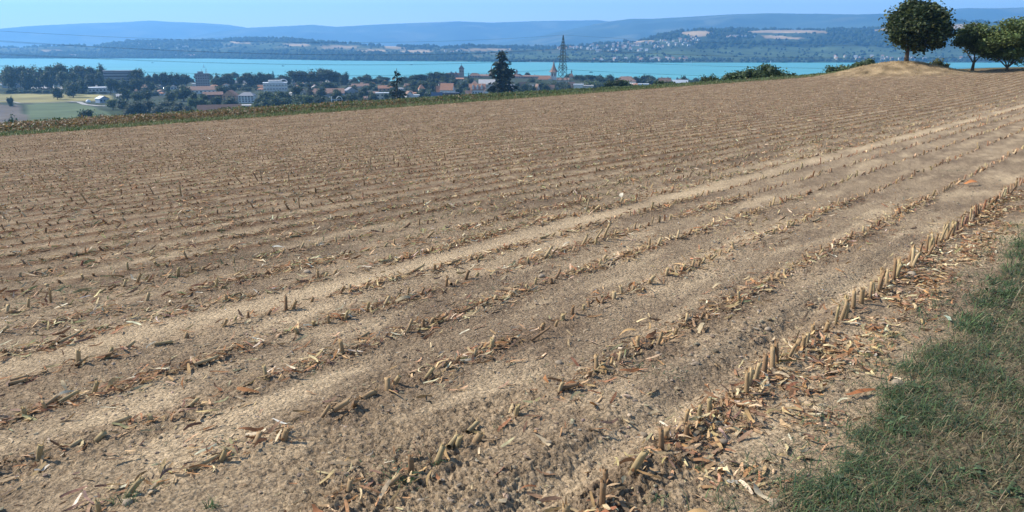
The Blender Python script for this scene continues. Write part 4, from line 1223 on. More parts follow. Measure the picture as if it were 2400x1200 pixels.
TREES['thin_fir'] = [conifer_mesh(5, 22, .25, .55, 130)]

NT = [0]
def tree(k, px, top, wpx, d, lab, cat='tree', group=None, name=None, var=None):
    x, y, z = at(px, d)
    H = max(height_to(px, top, d) - z, 1.0)
    W = wpx * mpp(d, px)
    wu = {'round': .80, 'green': .80, 'light': .80, 'willow': .95, 'tall': .54, 'poplar': .28, 'bush': 1.4, 'spruce': .46, 'fir': .66, 'thin_fir': .42}[k]
    vs_ = TREES[k]; v = vs_[(NT[0] if var is None else var) % len(vs_)]; NT[0] += 1
    nm = name or {'spruce': 'conifer', 'fir': 'conifer', 'thin_fir': 'conifer', 'poplar': 'poplar_tree', 'bush': 'bush'}.get(k, 'leafy_tree')
    o = empty(nm, (x, y, z), random.uniform(0, 6.28))
    s = W / wu
    o.scale = (s, s, H)
    link('crown', v[0], o); link('trunk', v[1], o)
    tag(o, lab, cat, group)
    return o

# the big tree on the mound and its neighbours
def big_tree():
    d = MR + .6; az = azel(2126, 130)[0]; x, y = d * math.sin(az), d * math.cos(az); z = float(field_z(np.array(x), np.array(y)))
    m = mpp(d, 2126); o = empty('chestnut_tree', (x, y, z), 0)
    r = np.random.default_rng(5); lob = []
    cx, cz, rx, rz = 17 * m, 71 * m, 71 * m, 66 * m          # crown middle above the foot
    lob.append((cx, 0, cz, rx * .72, rx * .72, rz * .74))
    for i in range(26):
        a = r.uniform(0, 6.28); e = math.asin(r.uniform(-.62, .98)); q = r.uniform(.66, .80)
        s = rx * r.uniform(.20, .33)
        lob.append((cx + rx * q * math.cos(a) * math.cos(e), rx * q * math.sin(a) * math.cos(e), cz + rz * q * math.sin(e), s, s, s * .85))
    cm = crown_mesh('crown', lob, 17000, .27, [(0.034, 0.050, 0.020), (0.052, 0.074, 0.028), (0.080, 0.100, 0.036), (0.13, 0.13, 0.048)], 77, core=.82, w=[.35, .35, .22, .08])
    link('crown', cm, o)
    link('trunk', trunk_mesh('trunk', 58 * m, 4.6 * m, [(.4, .8, 40 * m), (2.6, .9, 40 * m), (4.4, .8, 36 * m), (5.5, .6, 38 * m)], .05, .62), o)
    tag(o, 'large round dark green tree standing alone on the grassy mound', 'tree')
big_tree()

def park_tree(name, px, base, top, cxp, wpx, trunk_px, d, lab, cols, seed, nl, lean, forks, flat=.9, dens=22, core=.55, leaf=.2):
    az = azel(px, 150)[0]; x, y = d * math.sin(az), d * math.cos(az); z = height_to(px, base, d); zg = float(ground_z(x, y))
    m = mpp(d, px); o = empty(name, (x, y, zg), -az)
    up = z - zg
    r = np.random.default_rng(seed); lob = []
    H = (base - top) * m; tz = trunk_px * m; cz = up + (tz + H) / 2; rz = (H - tz) / 2; rx = wpx * m / 2; cx = (cxp - px) * m
    for i in range(dens):
        a = r.uniform(0, 6.28); e = math.asin(r.uniform(-.95, .98)); q = r.uniform(.35, .8); s = rx * r.uniform(.22, .36)
        lob.append((cx + rx * q * math.cos(a) * math.cos(e), rx * .8 * q * math.sin(a) * math.cos(e), cz + rz * q * math.sin(e), s, s, s * .55 * flat))
    link('crown', crown_mesh('crown', lob, nl, leaf, cols, seed, core=core, w=WT), o)
    link('trunk', trunk_mesh('trunk', (up + tz * 1.7), 3.4 * m, forks, lean, .55), o)
    tag(o, lab, 'tree')
park_tree('leafy_tree', 2281, 159, 46, 2284, 128, 14, 109, 'slender tree with leaning dark trunk right of the mound', PARK_M, 31, 8500, .06, [(.3, .9, 2.6), (2.8, .9, 2.4), (1.6, 1.1, 2.8)], core=.3)
park_tree('leafy_tree', 2362, 160, 28, 2366, 170, 4, 108, 'light green tree forking low near the edge of the picture', PARK_L, 33, 13000, 0, [(.2, .75, 4), (2.9, .7, 4), (1.4, .9, 4), (2.2, .9, 4.2), (.8, .8, 4)], core=.3, dens=30)
park_tree('leafy_tree', 2462, 160, 4, 2455, 150, 30, 112, 'tall light tree cut off by the edge of the picture', PARK_L, 35, 7000, 0, [(.2, .8, 4), (2.9, .8, 4)], core=.55)

def shrub(px0, px1, top, base, d, lab, seed, cols=GREEN_M, nl=2600, leaf=.2, lobn=10):
    px = (px0 + px1) / 2; az = azel(px, 150)[0]; x, y = d * math.sin(az), d * math.cos(az); zg = float(ground_z(x, y))
    m = mpp(d, px); W = (px1 - px0) * m / 2; zt = height_to(px, top, d); zb = min(height_to(px, base, d), zt - 1) - .4
    o = empty('shrub', (x, y, zg), -az)
    r = np.random.default_rng(seed); lob = []; H = zt - zb
    for i in range(lobn):
        a = -1 + 2 * (i + .5) / lobn; s = H * r.uniform(.26, .38)
        top_ = H * (1 - .55 * a * a) * r.uniform(.75, 1.0)
        for q in (0, 1):
            lob.append((W * .9 * a + r.normal(0, .2), r.normal(0, H * .25), zb - zg + (top_ - s * .9) * (1 if q else .5), s * 1.05, s * 1.05, s))
    link('foliage', crown_mesh('foliage', lob, nl, leaf, cols, seed, core=.75, w=WT), o)
    link('stem', trunk_mesh('stem', zt - zg - H * .3, .12, [(.5, 1, H * .4), (2.6, 1, H * .4)]), o)
    tag(o, lab, 'shrub')
shrub(1712, 1870, 149, 192, 118, 'broad leafy shrub with a high domed top beyond the field edge', 41, nl=5200, leaf=.24, lobn=12)
shrub(1690, 1748, 168, 193, 114, 'ragged low shrub against the left side of the domed shrub', 42, nl=1600)
shrub(1636, 1700, 175, 195, 116, 'small dark shrub at the end of the crop strip', 43, GREEN_D, 1500)
shrub(1936, 2000, 147, 180, 118, 'sparse leafy shrub below the left slope of the mound', 44, nl=1600)
shrub(1985, 2085, 131, 176, 116, 'dense shrub sloping up behind the mound', 45, nl=3200)
shrub(2184, 2214, 137, 156, 113, 'small olive bush just right of the mound', 46, [(0.10, 0.11, 0.045), (0.13, 0.135, 0.05), (0.085, 0.09, 0.04), (0.16, 0.15, 0.06)], 900, .16, 5)
shrub(1900, 1922, 176, 185, 121, 'tiny dark bush on the field skyline', 47, GREEN_D, 500, .16, 4)
shrub(1415, 1485, 184, 204, 330, 'dark green bush at the lower edge of the crop', 48, GREEN_D, 1600, .5, 6)
shrub(1530, 1590, 188, 200, 300, 'low mid green hedge in front of the white roofed building', 49, GREEN_M, 1200, .4, 6)

tree('fir', 1176, 117, 122, 470, 'tall broad dark conifer between the castle and the church', var=0)
tree('thin_fir', 929, 160, 74, 430, 'slim open dark conifer left of the castle hill', var=0)

G = 'trees along the near lake shore'
SH = [(10, 151, 32), (28, 153, 26), (46, 151, 28), (72, 149, 36), (97, 156, 26), (116, 152, 26), (131, 145, 40), (150, 153, 28), (167, 156, 26), (190, 151, 36), (213, 153, 26), (226, 156, 18)]
for (p, t, w) in SH: tree('round', p, t, w, 1370, 'dark leafy tree in the shore belt left of the poplar', 'tree', G)
tree('poplar', 235, 148, 10, 1350, 'thin poplar at the end of the shore tree belt')
for (p, t, w, d) in [(18, 164, 30, 1250), (58, 164, 30, 1250), (82, 160, 28, 1280), (103, 162, 26, 1260), (142, 164, 32, 1240), (172, 166, 28, 1230), (205, 163, 28, 1250), (228, 166, 24, 1240)]:
    tree('round', p, t, w, d, 'leafy tree in front of the shore belt', 'tree', 'second line of shore trees')
for (p, t, w) in [(250, 182, 20), (266, 184, 22), (284, 182, 22), (302, 184, 20), (318, 182, 22)]: tree('round', p, t, w, 1130, 'dark tree before the long banded building', 'tree', 'trees before the banded building')
tree('round', 319, 158, 34, 1270, 'rounded dark tree beside the long banded building')
for (p, t, w) in [(300, 171, 20), (346, 173, 20), (360, 170, 18), (378, 167, 24), (398, 168, 22), (414, 170, 26), (431, 172, 24)]:
    tree('round', p, t, w, 1280, 'small dark shore tree left of the tower block', 'tree', 'shore trees left of the tower block')
for (p, t, w) in [(505, 170, 32), (524, 170, 30), (536, 175, 24)]: tree('green', p, t, w, 1280, 'leafy tree just right of the grey tower block', 'tree', 'trees right of the tower block')
for (p, t, w) in [(560, 177, 22), (580, 168, 34), (597, 172, 26), (612, 167, 28), (627, 171, 24), (655, 174, 22), (668, 173, 24)]: tree('round', p, t, w, 1270, 'dark shore tree left of the domed wood', 'tree', 'middle shore trees')
tree('spruce', 638, 166, 12, 1260, 'little pointed conifer among the middle shore trees')
for (p, t, w) in [(690, 164, 36), (708, 164, 32), (728, 161, 36), (750, 158, 44), (772, 161, 40), (788, 167, 26)]: tree('round', p, t, w, 1300, 'tall dark tree in the big domed wood on the shore', 'tree', 'trees of the domed shore wood')
for (p, t, w) in [(803, 171, 20), (828, 180, 20), (846, 178, 22), (860, 177, 26), (878, 182, 22), (893, 181, 18), (905, 180, 20)]: tree('round', p, t, w, 1270, 'low shore tree right of the domed wood', 'tree', 'low shore trees')
tree('poplar', 810, 168, 9, 1275, 'short pointed tree right of the domed wood')
for (p, t, w) in [(948, 178, 24), (962, 177, 24), (976, 174, 28), (991, 173, 26), (1010, 168, 28), (1027, 167, 32), (1044, 171, 22)]: tree('round', p, t, w, 1200, 'dark tree on the slope left of the castle', 'tree', 'trees left of the castle')
for (p, t, w, d) in [(960, 192, 36, 1080), (1004, 194, 28, 1060), (985, 188, 28, 1100), (1061, 184, 28, 1120), (1084, 188, 36, 1100), (1103, 181, 18, 1120), (1045, 196, 26, 1000), (1076, 199, 26, 960), (1092, 203, 22, 940), (986, 206, 24, 960), (1008, 207, 22, 950)]:
    tree('green', p, t, w, d, 'garden tree below the castle walls', 'tree', 'garden trees below the castle')
tree('spruce', 1098, 170, 10, 1160, 'small pointed conifer right of the castle tower')
for (p, t, w, d) in [(1231, 196, 24, 950), (1265, 186, 38, 980), (1285, 195, 36, 930), (1300, 192, 26, 960), (1318, 190, 26, 960), (1332, 193, 36, 930), (1215, 203, 18, 900), (1248, 200, 24, 930), (1310, 200, 26, 900)]:
    tree('round', p, t, w, d, 'garden tree on the slope below the church', 'tree', 'garden trees below the church')
for (p, t, w, d) in [(1353, 174, 22, 1200), (1367, 177, 22, 1180), (1386, 175, 32, 1200), (1406, 179, 26, 1180), (1431, 173, 26, 1200), (1452, 181, 26, 1180), (1472, 178, 32, 1200), (1495, 178, 24, 1180), (1510, 173, 24, 1200), (1526, 174, 34, 1200), (1545, 182, 22, 1150)]:
    tree('round', p, t, w, d, 'leafy tree standing before the lake right of the pylon', 'tree', 'trees right of the pylon')
tree('light', 1392, 188, 40, 1000, 'yellow green tree above the white modern house')
tree('round', 1414, 189, 30, 980, 'dull dark tree right of the yellow green tree')
tree('willow', 1530, 180, 36, 1040, 'broad olive tree left of the twin chimney house')
tree('tall', 1605, 176, 14, 1010, 'narrow oval dark tree behind the white roofed building')
tree('round', 1590, 182, 14, 1020, 'small dark tree left of the narrow oval tree')
for (p, t, w) in [(1622, 187, 16), (1636, 185, 18), (1650, 188, 18)]: tree('round', p, t, w, 1000, 'small dark tree right of the white roofed building', 'tree', 'small trees right of the white roof')
# middle town
for (p, t, w, d) in [(160, 189, 34, 1090), (122, 198, 24, 1050), (285, 203, 34, 950), (311, 214, 30, 880), (150, 185, 24, 1130), (182, 180, 28, 1160), (345, 188, 24, 1120), (334, 212, 24, 900)]:
    tree('round', p, t, w, d, 'town tree among the roofs left of the tower block', 'tree', 'town trees left of the tower block')
tree('light', 250, 231, 26, 850, 'yellowish tree beside the blue farmhouse')
tree('round', 275, 229, 32, 830, 'dark bushy tree right of the blue farmhouse')
for (p, t, w, d) in [(292, 239, 36, 740), (312, 232, 44, 750), (340, 230, 50, 760), (372, 231, 48, 755), (402, 234, 48, 750), (425, 244, 34, 735), (355, 243, 44, 720), (388, 245, 44, 715)]:
    tree('willow', p, t, w, d, 'grey green willow like tree in the copse above the crop', 'tree', 'grey green copse')
for (p, t, w) in [(436, 229, 14), (447, 228, 16), (460, 228, 18), (474, 231, 14)]: tree('light', p, t, w, 830, 'bright green young tree in the row beside the copse', 'tree', 'bright green row of young trees')
for (p, t, w, d) in [(421, 197, 42, 950), (512, 199, 26, 980), (498, 224, 28, 830), (530, 224, 36, 820), (447, 214, 20, 870), (470, 218, 20, 850), (390, 212, 26, 900), (486, 234, 22, 800)]:
    tree('round', p, t, w, d, 'dark town tree left of the white apartment house', 'tree', 'town trees by the apartment house')
for (p, t, w, d) in [(604, 216, 34, 820), (622, 212, 36, 830), (645, 211, 38, 830), (668, 213, 38, 830), (690, 220, 30, 800), (634, 225, 40, 770), (610, 228, 32, 770), (660, 227, 36, 770), (590, 240, 28, 720), (700, 232, 34, 760), (682, 236, 28, 750)]:
    tree('green', p, t, w, d, 'green tree in the thicket right of the white apartment house', 'tree', 'thicket right of the apartment house')
tree('spruce', 722, 189, 22, 920, 'dark conifer in the middle of the town')
tree('light', 712, 221, 42, 800, 'lighter green tree below the dark town conifer')
for (p, t, w, d) in [(690, 199, 34, 950), (770, 190, 46, 1050), (748, 201, 28, 960), (783, 207, 30, 900), (745, 224, 32, 790), (765, 228, 30, 770), (820, 214, 28, 850), (868, 215, 28, 850), (842, 212, 20, 880), (795, 222, 24, 810), (850, 200, 22, 980), (905, 217, 24, 830), (920, 226, 22, 780), (955, 226, 22, 780), (1000, 214, 20, 880), (838, 228, 26, 780)]:
    tree('round', p, t, w, d, 'dark leafy tree among the roofs before the slim conifer', 'tree', 'town trees before the slim conifer')
tree('round', 183, 255, 32, 640, 'dark round bush at the edge of the green field')
tree('bush', 221, 260, 30, 640, 'low spreading bush right of the round field bush')
tree('round', 4, 266, 32, 560, 'dark bush at the edge of the brown field')
tree('bush', 8, 226, 15, 960, 'small bare bush on the yellow meadow')
for (p, t, w) in [(15, 206, 34), (45, 209, 34), (72, 209, 36), (102, 208, 34), (130, 210, 36), (158, 209, 34), (180, 211, 24), (205, 214, 26), (232, 215, 26)]:
    tree('bush', p, t, w, base_at(p, 219), 'bush in the hedge behind the yellow meadow', 'bush', 'hedge behind the yellow meadow')

# ------------------------------------------------------------------ buildings of the town
PAL = {}
def pm(name, col, rough=.8, spec=.2, ns=.6, na=.12):
    PAL[name] = mat_col(name, col, rough, spec, ns, na)
pm('white_plaster', (0.60, 0.585, 0.55)); pm('cream_plaster', (0.52, 0.46, 0.37)); pm('grey_plaster', (0.32, 0.33, 0.34)); pm('blue_plaster', (0.30, 0.36, 0.44))
pm('brown_wood', (0.13, 0.085, 0.06)); pm('orange_plaster', (0.50, 0.28, 0.16)); pm('stone', (0.34, 0.29, 0.25)); pm('concrete', (0.24, 0.25, 0.26))
pm('orange_tile', (0.37, 0.19, 0.115), .85); pm('brown_tile', (0.24, 0.15, 0.11), .85); pm('grey_roof', (0.24, 0.24, 0.25), .7); pm('pale_roof', (0.50, 0.46, 0.42), .7)
pm('white_roof', (0.62, 0.63, 0.64), .5); pm('dark_slate', (0.07, 0.07, 0.085), .6); pm('solar_blue', (0.08, 0.11, 0.17), .3, .5)
PAL['glass'] = mat_col('window_glass', (0.045, 0.055, 0.07), .15, .5, 1.0, .2)
UNIT = MB(); UNIT.box(-.5, .5, -.5, .5, -.5, .5); WIN_ME = UNIT.mesh('window', PAL['glass'])

def house(x0, x1, top, base, lab, wall='white_plaster', roof='brown_tile', rt='gable', rh=.4, rot=0.0, dep=None, win=(0, 0), cat='house', name='house', ridge_along=True, eave=.5, d=None, chim=0, dorm=0, group=None):
    px = (x0 + x1) / 2
    d = d or base_at(px, base); x, y, zg = at(px, d); az = azel(px, 150)[0]
    m = mpp(d, px); W = (x1 - x0) * m; H = height_to(px, top, d) - zg
    D = dep or max(W * .6, 9)
    ca, sa = abs(math.cos(rot)), abs(math.sin(rot)); W = max((W - D * sa) / ca, W * .45) if rot else W
    o = empty(name, (x, y, zg), -az + rot)
    rz = H * (rh if rt != 'flat' else .06); hb = H - rz
    mb = MB(); mb.box(-W/2, W/2, -D/2, D/2, -2, hb)
    if rt == 'gable' and not ridge_along: mb.add([(-W/2+.01, -D/2, hb), (W/2-.01, -D/2, hb), (0, -D/2, H-.15)], [(0, 1, 2)]); mb.add([(-W/2+.01, D/2, hb), (W/2-.01, D/2, hb), (0, D/2, H-.15)], [(1, 0, 2)])
    if rt == 'gable' and ridge_along: mb.add([(-W/2, -D/2+.01, hb), (-W/2, D/2-.01, hb), (-W/2, 0, H-.15)], [(1, 0, 2)]); mb.add([(W/2, -D/2+.01, hb), (W/2, D/2-.01, hb), (W/2, 0, H-.15)], [(0, 1, 2)])
    mb.build('wall', PAL[wall], o)
    e = eave; th = .25; rb = MB()
    if rt == 'flat':
        rb.box(-W/2-e, W/2+e, -D/2-e, D/2+e, hb + .02, H)
    else:
        if rt == 'gable': A, B = ((-W/2-e, 0), (W/2+e, 0)) if ridge_along else ((0, -D/2-e), (0, D/2+e))
        else: q = max(W/2 - D/2 * .8, W * .06); A, B = (-q, 0), (q, 0)
        z0 = hb - .12
        V = []
        for zz in (0, th):
            V += [(-W/2-e, -D/2-e, z0+zz), (W/2+e, -D/2-e, z0+zz), (W/2+e, D/2+e, z0+zz), (-W/2-e, D/2+e, z0+zz), (A[0], A[1], H - th + zz), (B[0], B[1], H - th + zz)]
        if ridge_along or rt == 'hip': F1 = [(0, 1, 5, 4), (2, 3, 4, 5), (1, 2, 5), (3, 0, 4)]
        else: F1 = [(3, 0, 4, 5), (1, 2, 5, 4), (0, 1, 4), (2, 3, 5)]
        if rt == 'gable': F1 = F1[:2]
        F = [tuple(i + 6 for i in f) for f in F1] + [f[::-1] for f in F1] + [(0, 1, 7, 6), (1, 2, 8, 7), (2, 3, 9, 8), (3, 0, 6, 9)]
        rb.add(V, F)
    ro = rb.build('roof', PAL[roof], o)
    for c in range(chim):
        cb = MB(); cx = W * (-.25 + .5 * c); cb.box(cx - .5, cx + .5, -.4, .6, hb, H + 1.1); cb.build('chimney', PAL['brown_tile'], ro)
    for c in range(dorm):
        db = MB(); cx = W * ((c + .5) / dorm - .5) * .8; zd = hb + rz * .15; db.box(cx - 1.1, cx + 1.1, -D/2 + .2, 0, zd, zd + rz * .42)
        db.add([(cx-1.4, -D/2, zd + rz*.42), (cx+1.4, -D/2, zd + rz*.42), (cx, -D/2, zd + rz*.75), (cx-1.4, 0, zd + rz*.42), (cx+1.4, 0, zd + rz*.42), (cx, 0, zd + rz*.75)], [(0, 1, 2), (0, 2, 5, 3), (2, 1, 4, 5)])
        db.build('dormer', PAL[wall], ro)
    nc, nr = win
    for i in range(nc):
        for j in range(nr):
            wx = W * ((i + .5) / nc - .5); wz = hb * (.12 + .88 * (j + .5) / nr)
            link('window', WIN_ME, o, loc=(wx, -D/2 - .02, wz), scale=(min(W / nc * .5, 2.2), .12, min(hb / nr * .5, 1.7)))
    tag(o, lab, cat, group)
    return o, W, D, hb, H

house(10, 138, 190, 203, 'very long pale factory hall with a scalloped roof edge', 'blue_plaster', 'white_roof', 'flat', cat='factory', name='factory', win=(16, 1))
house(52, 112, 202, 210, 'long low shed with pale brown roof, leftmost of three', 'brown_wood', 'pale_roof', rh=.6, cat='shed', name='shed')
house(97, 152, 199, 205.5, 'long low pale roofed shed behind the other two', 'brown_wood', 'pale_roof', rh=.6, cat='shed', name='shed')
house(131, 177, 203, 211, 'low shed with pale brown roof nearest the white hall', 'brown_wood', 'pale_roof', rh=.6, cat='shed', name='shed')
house(233, 268, 188, 199, 'white flat roofed block with a row of windows', 'white_plaster', 'white_roof', 'flat', win=(7, 2), cat='building', name='apartment_block')
house(204, 252, 198, 206, 'long low hall with pale grey roof behind the white hall', 'cream_plaster', 'pale_roof', rh=.5, cat='hall', name='hall')
house(203, 270, 204, 217, 'long white hall with a line of dark windows by the hedge', 'white_plaster', 'white_roof', 'flat', win=(9, 1), cat='hall', name='hall')
house(28, 62, 176, 183, 'white house with broad roof left among the trees', 'white_plaster', 'grey_roof', win=(4, 1))
house(0, 26, 182, 189, 'pale house at the edge of the picture behind the factory', 'white_plaster', 'pale_roof', win=(3, 1))
house(95, 112, 179, 185, 'small white gabled house left of centre of the factory', 'white_plaster', 'white_roof', ridge_along=False, win=(2, 1))
house(118, 136, 172, 179, 'small white house in front of the shore trees', 'white_plaster', 'grey_roof', win=(3, 1))
house(146, 168, 174, 181, 'cream house in front of the shore trees', 'cream_plaster', 'pale_roof', win=(3, 1))
house(178, 205, 170, 177, 'small orange roofed house by the shore trees', 'cream_plaster', 'orange_tile', win=(3, 1))
house(221, 247, 169, 175, 'low building with gleaming white roof beside the poplar', 'white_plaster', 'white_roof', 'flat', cat='building', name='pavilion')
house(70, 92, 182, 189, 'blue grey house behind the factory hall', 'blue_plaster', 'grey_roof', win=(3, 1))
house(180, 200, 184, 191, 'grey roofed house right of the factory', 'cream_plaster', 'grey_roof', win=(3, 1))

def banded_building():
    o, W, D, hb, H = house(244, 316, 165, 185, 'long multi storey building with horizontal balcony bands', 'concrete', 'grey_roof', 'flat', cat='building', name='banded_building', d=1290)
    for j in range(5):
        mb = MB(); z = hb * (.12 + .18 * j); mb.box(-W/2 - .6, W/2 + .6, -D/2 - 1.3, -D/2, z, z + .9); mb.build('balcony', PAL['grey_plaster'], o)
        mb = MB(); mb.box(-W/2 + .5, W/2 - .5, -D/2 - .1, -D/2 + .3, z + 1.0, z + 2.2); mb.build('window_band', PAL['glass'], o)
banded_building()
def tower_block():
    o, W, D, hb, H = house(455, 486, 172, 197, 'tall grey tower block with masts on its flat roof', 'concrete', 'grey_roof', 'flat', cat='tower block', name='tower_block', win=(6, 6), d=1150)
    mb = MB(); mb.box(-W*.3, W*.1, -3, 3, H + .02, H + 2.6); mb.build('roof_hut', PAL['concrete'], o)
    for q in (.0, .28, .36): mb = MB(); mb.tube([(W*q, 0, H - .1), (W*q, 0, H + 6)], .22, 5); mb.build('mast', PAL['grey_roof'], o)
tower_block()
house(213, 243, 225, 241, 'blue grey farmhouse with white roof beside the path', 'blue_plaster', 'white_roof', rh=.4, ridge_along=False, rot=.5, cat='farmhouse', name='farmhouse', win=(3, 1))
house(264, 288, 220, 230, 'small pale shed roof behind the farmhouse', 'brown_wood', 'pale_roof', rh=.6, cat='shed', name='shed')
def tent():
    d = base_at(194, 240); x, y, z = at(194, d); m = mpp(d, 194); V = ICO2.copy(); V = V[:] * (5.5 * m, 5.5 * m, 6 * m)
    tag(link('tent', mesh_np('tent', V, [ICO2F], None, True, [PAL['white_roof']]), loc=(x, y, z + .3)), 'white domed tent left of the farmhouse', 'tent')
tent()
house(366, 428, 184, 194, 'long low glass roofed hall left of the tower block', 'blue_plaster', 'pale_roof', rh=.45, cat='hall', name='hall')
house(328, 352, 189, 197, 'low white house by the car park', 'white_plaster', 'grey_roof', win=(4, 1))
house(300, 350, 198, 212, 'wide brown roofed house with white gable by the car park', 'white_plaster', 'brown_tile', rh=.55)
house(345, 366, 198, 212, 'steep brown gabled house right of the wide brown roof', 'cream_plaster', 'brown_tile', rh=.6, ridge_along=False, win=(2, 1))
house(393, 408, 200, 210, 'little white gabled house left of the big brown roof', 'white_plaster', 'grey_roof', ridge_along=False, win=(2, 1))
house(433, 496, 202, 219, 'broad house with big brown roof and white front', 'white_plaster', 'brown_tile', rh=.5, win=(7, 1))
house(446, 472, 196, 203, 'low building with bright white roof above the big brown roof', 'white_plaster', 'white_roof', 'flat', cat='building', name='pavilion')
house(470, 514, 215, 234, 'dark brown timber house behind the bright young trees', 'brown_wood', 'brown_tile', rh=.35, win=(5, 2))
house(514, 553, 211, 235, 'orange house with pale hipped roof', 'orange_plaster', 'orange_tile', 'gable', rh=.55, ridge_along=False, rot=-.35, win=(3, 2))
house(552, 594, 216, 241, 'white apartment house with grey hipped roof and dark windows', 'white_plaster', 'grey_roof', 'hip', rh=.32, rot=-.3, win=(5, 3), cat='apartment house', name='apartment_house')
house(456, 552, 245, 264, 'long low shed with dark roof and white gable just above the crop', 'white_plaster', 'brown_tile', rh=.6, cat='shed', name='shed', d=640)
house(550, 578, 246, 260, 'grey flat roofed annex right of the long low shed', 'grey_plaster', 'pale_roof', 'flat', cat='annex', name='annex', d=650)
house(496, 530, 190, 203, 'light blue building with white front above the orange house', 'blue_plaster', 'white_roof', rh=.3, win=(5, 1), cat='building', name='hall')
house(525, 572, 188, 199, 'long house with grey roof behind the light blue building', 'grey_plaster', 'grey_roof', rh=.6)
house(568, 612, 187, 196, 'long brown roofed house left of the white terraces', 'cream_plaster', 'brown_tile', rh=.6)
house(600, 617, 199, 209, 'little house with bright orange roof left of the terraces', 'cream_plaster', 'orange_tile', rh=.6)
def terraces():
    o, W, D, hb, H = house(614, 668, 193, 207, 'white stepped terrace building with an arched roof', 'white_plaster', 'white_roof', 'flat', cat='building', name='terrace_building', win=(8, 2), d=1130)
    mb = MB(); mb.box(-W*.28, W*.3, -D*.3, D*.3, H + .02, H + 3); mb.build('upper_storey', PAL['white_plaster'], o)
    mb = MB()
    pts = [(W*.36 + 5 * math.cos(a), -D*.2, H + 4.2 * math.sin(a)) for a in np.linspace(0, math.pi, 9)]
    mb.tube(pts, .7, 6); mb.build('roof_arch', PAL['white_roof'], o)
    for q in (0, 1): mb = MB(); mb.box(-W/2 - .4, W/2 + .4, -D/2 - 1.5, -D/2, hb * (.36 + .4 * q), hb * (.36 + .4 * q) + .8); mb.build('balcony', PAL['white_roof'], o)
terraces()
house(682, 724, 187, 196, 'long pale roofed building right of the terraces', 'grey_plaster', 'pale_roof', 'flat', cat='building', name='hall', win=(7, 1))
house(724, 770, 188, 197, 'low grey roofed building left of the olive tree', 'cream_plaster', 'pale_roof', rh=.6, cat='building', name='hall')
house(729, 741, 198, 208, 'tiny house with orange gable roof beside the town conifer', 'white_plaster', 'orange_tile', ridge_along=False, rh=.6)
house(698, 716, 209, 222, 'small brown house left of the town conifer', 'cream_plaster', 'brown_tile', ridge_along=False, rh=.55)
house(733, 802, 207, 227, 'large brown roofed hall right of the town conifer', 'grey_plaster', 'brown_tile', rh=.55, cat='hall', name='hall')
house(798, 838, 204, 226, 'grey warehouse with white gable and skylights', 'grey_plaster', 'grey_roof', rh=.5, ridge_along=False, cat='warehouse', name='warehouse', rot=.3)
house(822, 862, 196, 206, 'long brown roofed house right of the warehouse', 'cream_plaster', 'brown_tile', rh=.6)
house(806, 824, 186, 195, 'white house with grey roof near the shore trees', 'white_plaster', 'grey_roof', rh=.5, win=(3, 1))
house(870, 892, 186, 196, 'house with orange tiled roof left of the slim conifer', 'cream_plaster', 'orange_tile', rh=.55, win=(3, 1))
house(890, 912, 188, 199, 'second orange roofed house nearest the slim conifer', 'orange_plaster', 'orange_tile', rh=.55, ridge_along=False)
house(884, 912, 200, 214, 'pinkish house with broad orange roof before the slim conifer', 'orange_plaster', 'orange_tile', rh=.5, win=(3, 1))
house(878, 908, 217, 238, 'cream modern cube house left of the slim conifer foot', 'cream_plaster', 'white_roof', 'flat', win=(3, 2))
house(848, 870, 187, 194, 'low dark roofed house between shore trees', 'cream_plaster', 'brown_tile', rh=.5)
house(944, 966, 213, 232, 'white gabled house with brown roof right of the slim conifer', 'white_plaster', 'brown_tile', rh=.5, ridge_along=False, rot=.35, win=(2, 2))
house(960, 980, 222, 232, 'small white shed beside the white gabled house', 'white_plaster', 'white_roof', 'flat', cat='shed', name='shed')
house(1030, 1064, 195, 219, 'tall white house with orange tiled roof below the castle', 'white_plaster', 'orange_tile', rh=.38, rot=-.25, win=(3, 2), d=880)
house(1021, 1036, 201, 210, 'orange roofed annex attached left of the tall white house', 'brown_wood', 'orange_tile', rh=.7, cat='annex', name='annex', d=890)
house(1010, 1034, 216, 228, 'low building with dark blue solar roof', 'grey_plaster', 'solar_blue', rh=.75, cat='building', name='solar_building', d=760)
house(1034, 1074, 217, 226, 'long dark retaining building right of the solar roof', 'brown_wood', 'dark_slate', 'flat', cat='building', name='low_building', d=780)

# castle
def spire(o, x, y, z, w, h, mat, n=4, name='spire', flare=True):
    mb = MB(); R0 = w * .72
    prof = [(R0 * 1.15, 0), (R0 * .62, h * .22), (R0 * .30, h * .5), (.05, h)] if flare else [(R0 * 1.1, 0), (.05, h)]
    V = []; F = []
    for (rr, zz) in prof:
        for k in range(n): a = 2 * math.pi * (k + .5) / n; V.append((x + rr * math.cos(a), y + rr * math.sin(a), z + zz))
    for i in range(len(prof) - 1):
        for k in range(n): F.append((i*n+k, i*n+(k+1) % n, (i+1)*n+(k+1) % n, (i+1)*n+k))
    F.append(tuple(range(n))[::-1])
    mb.add(V, F); return mb.build(name, mat, o)

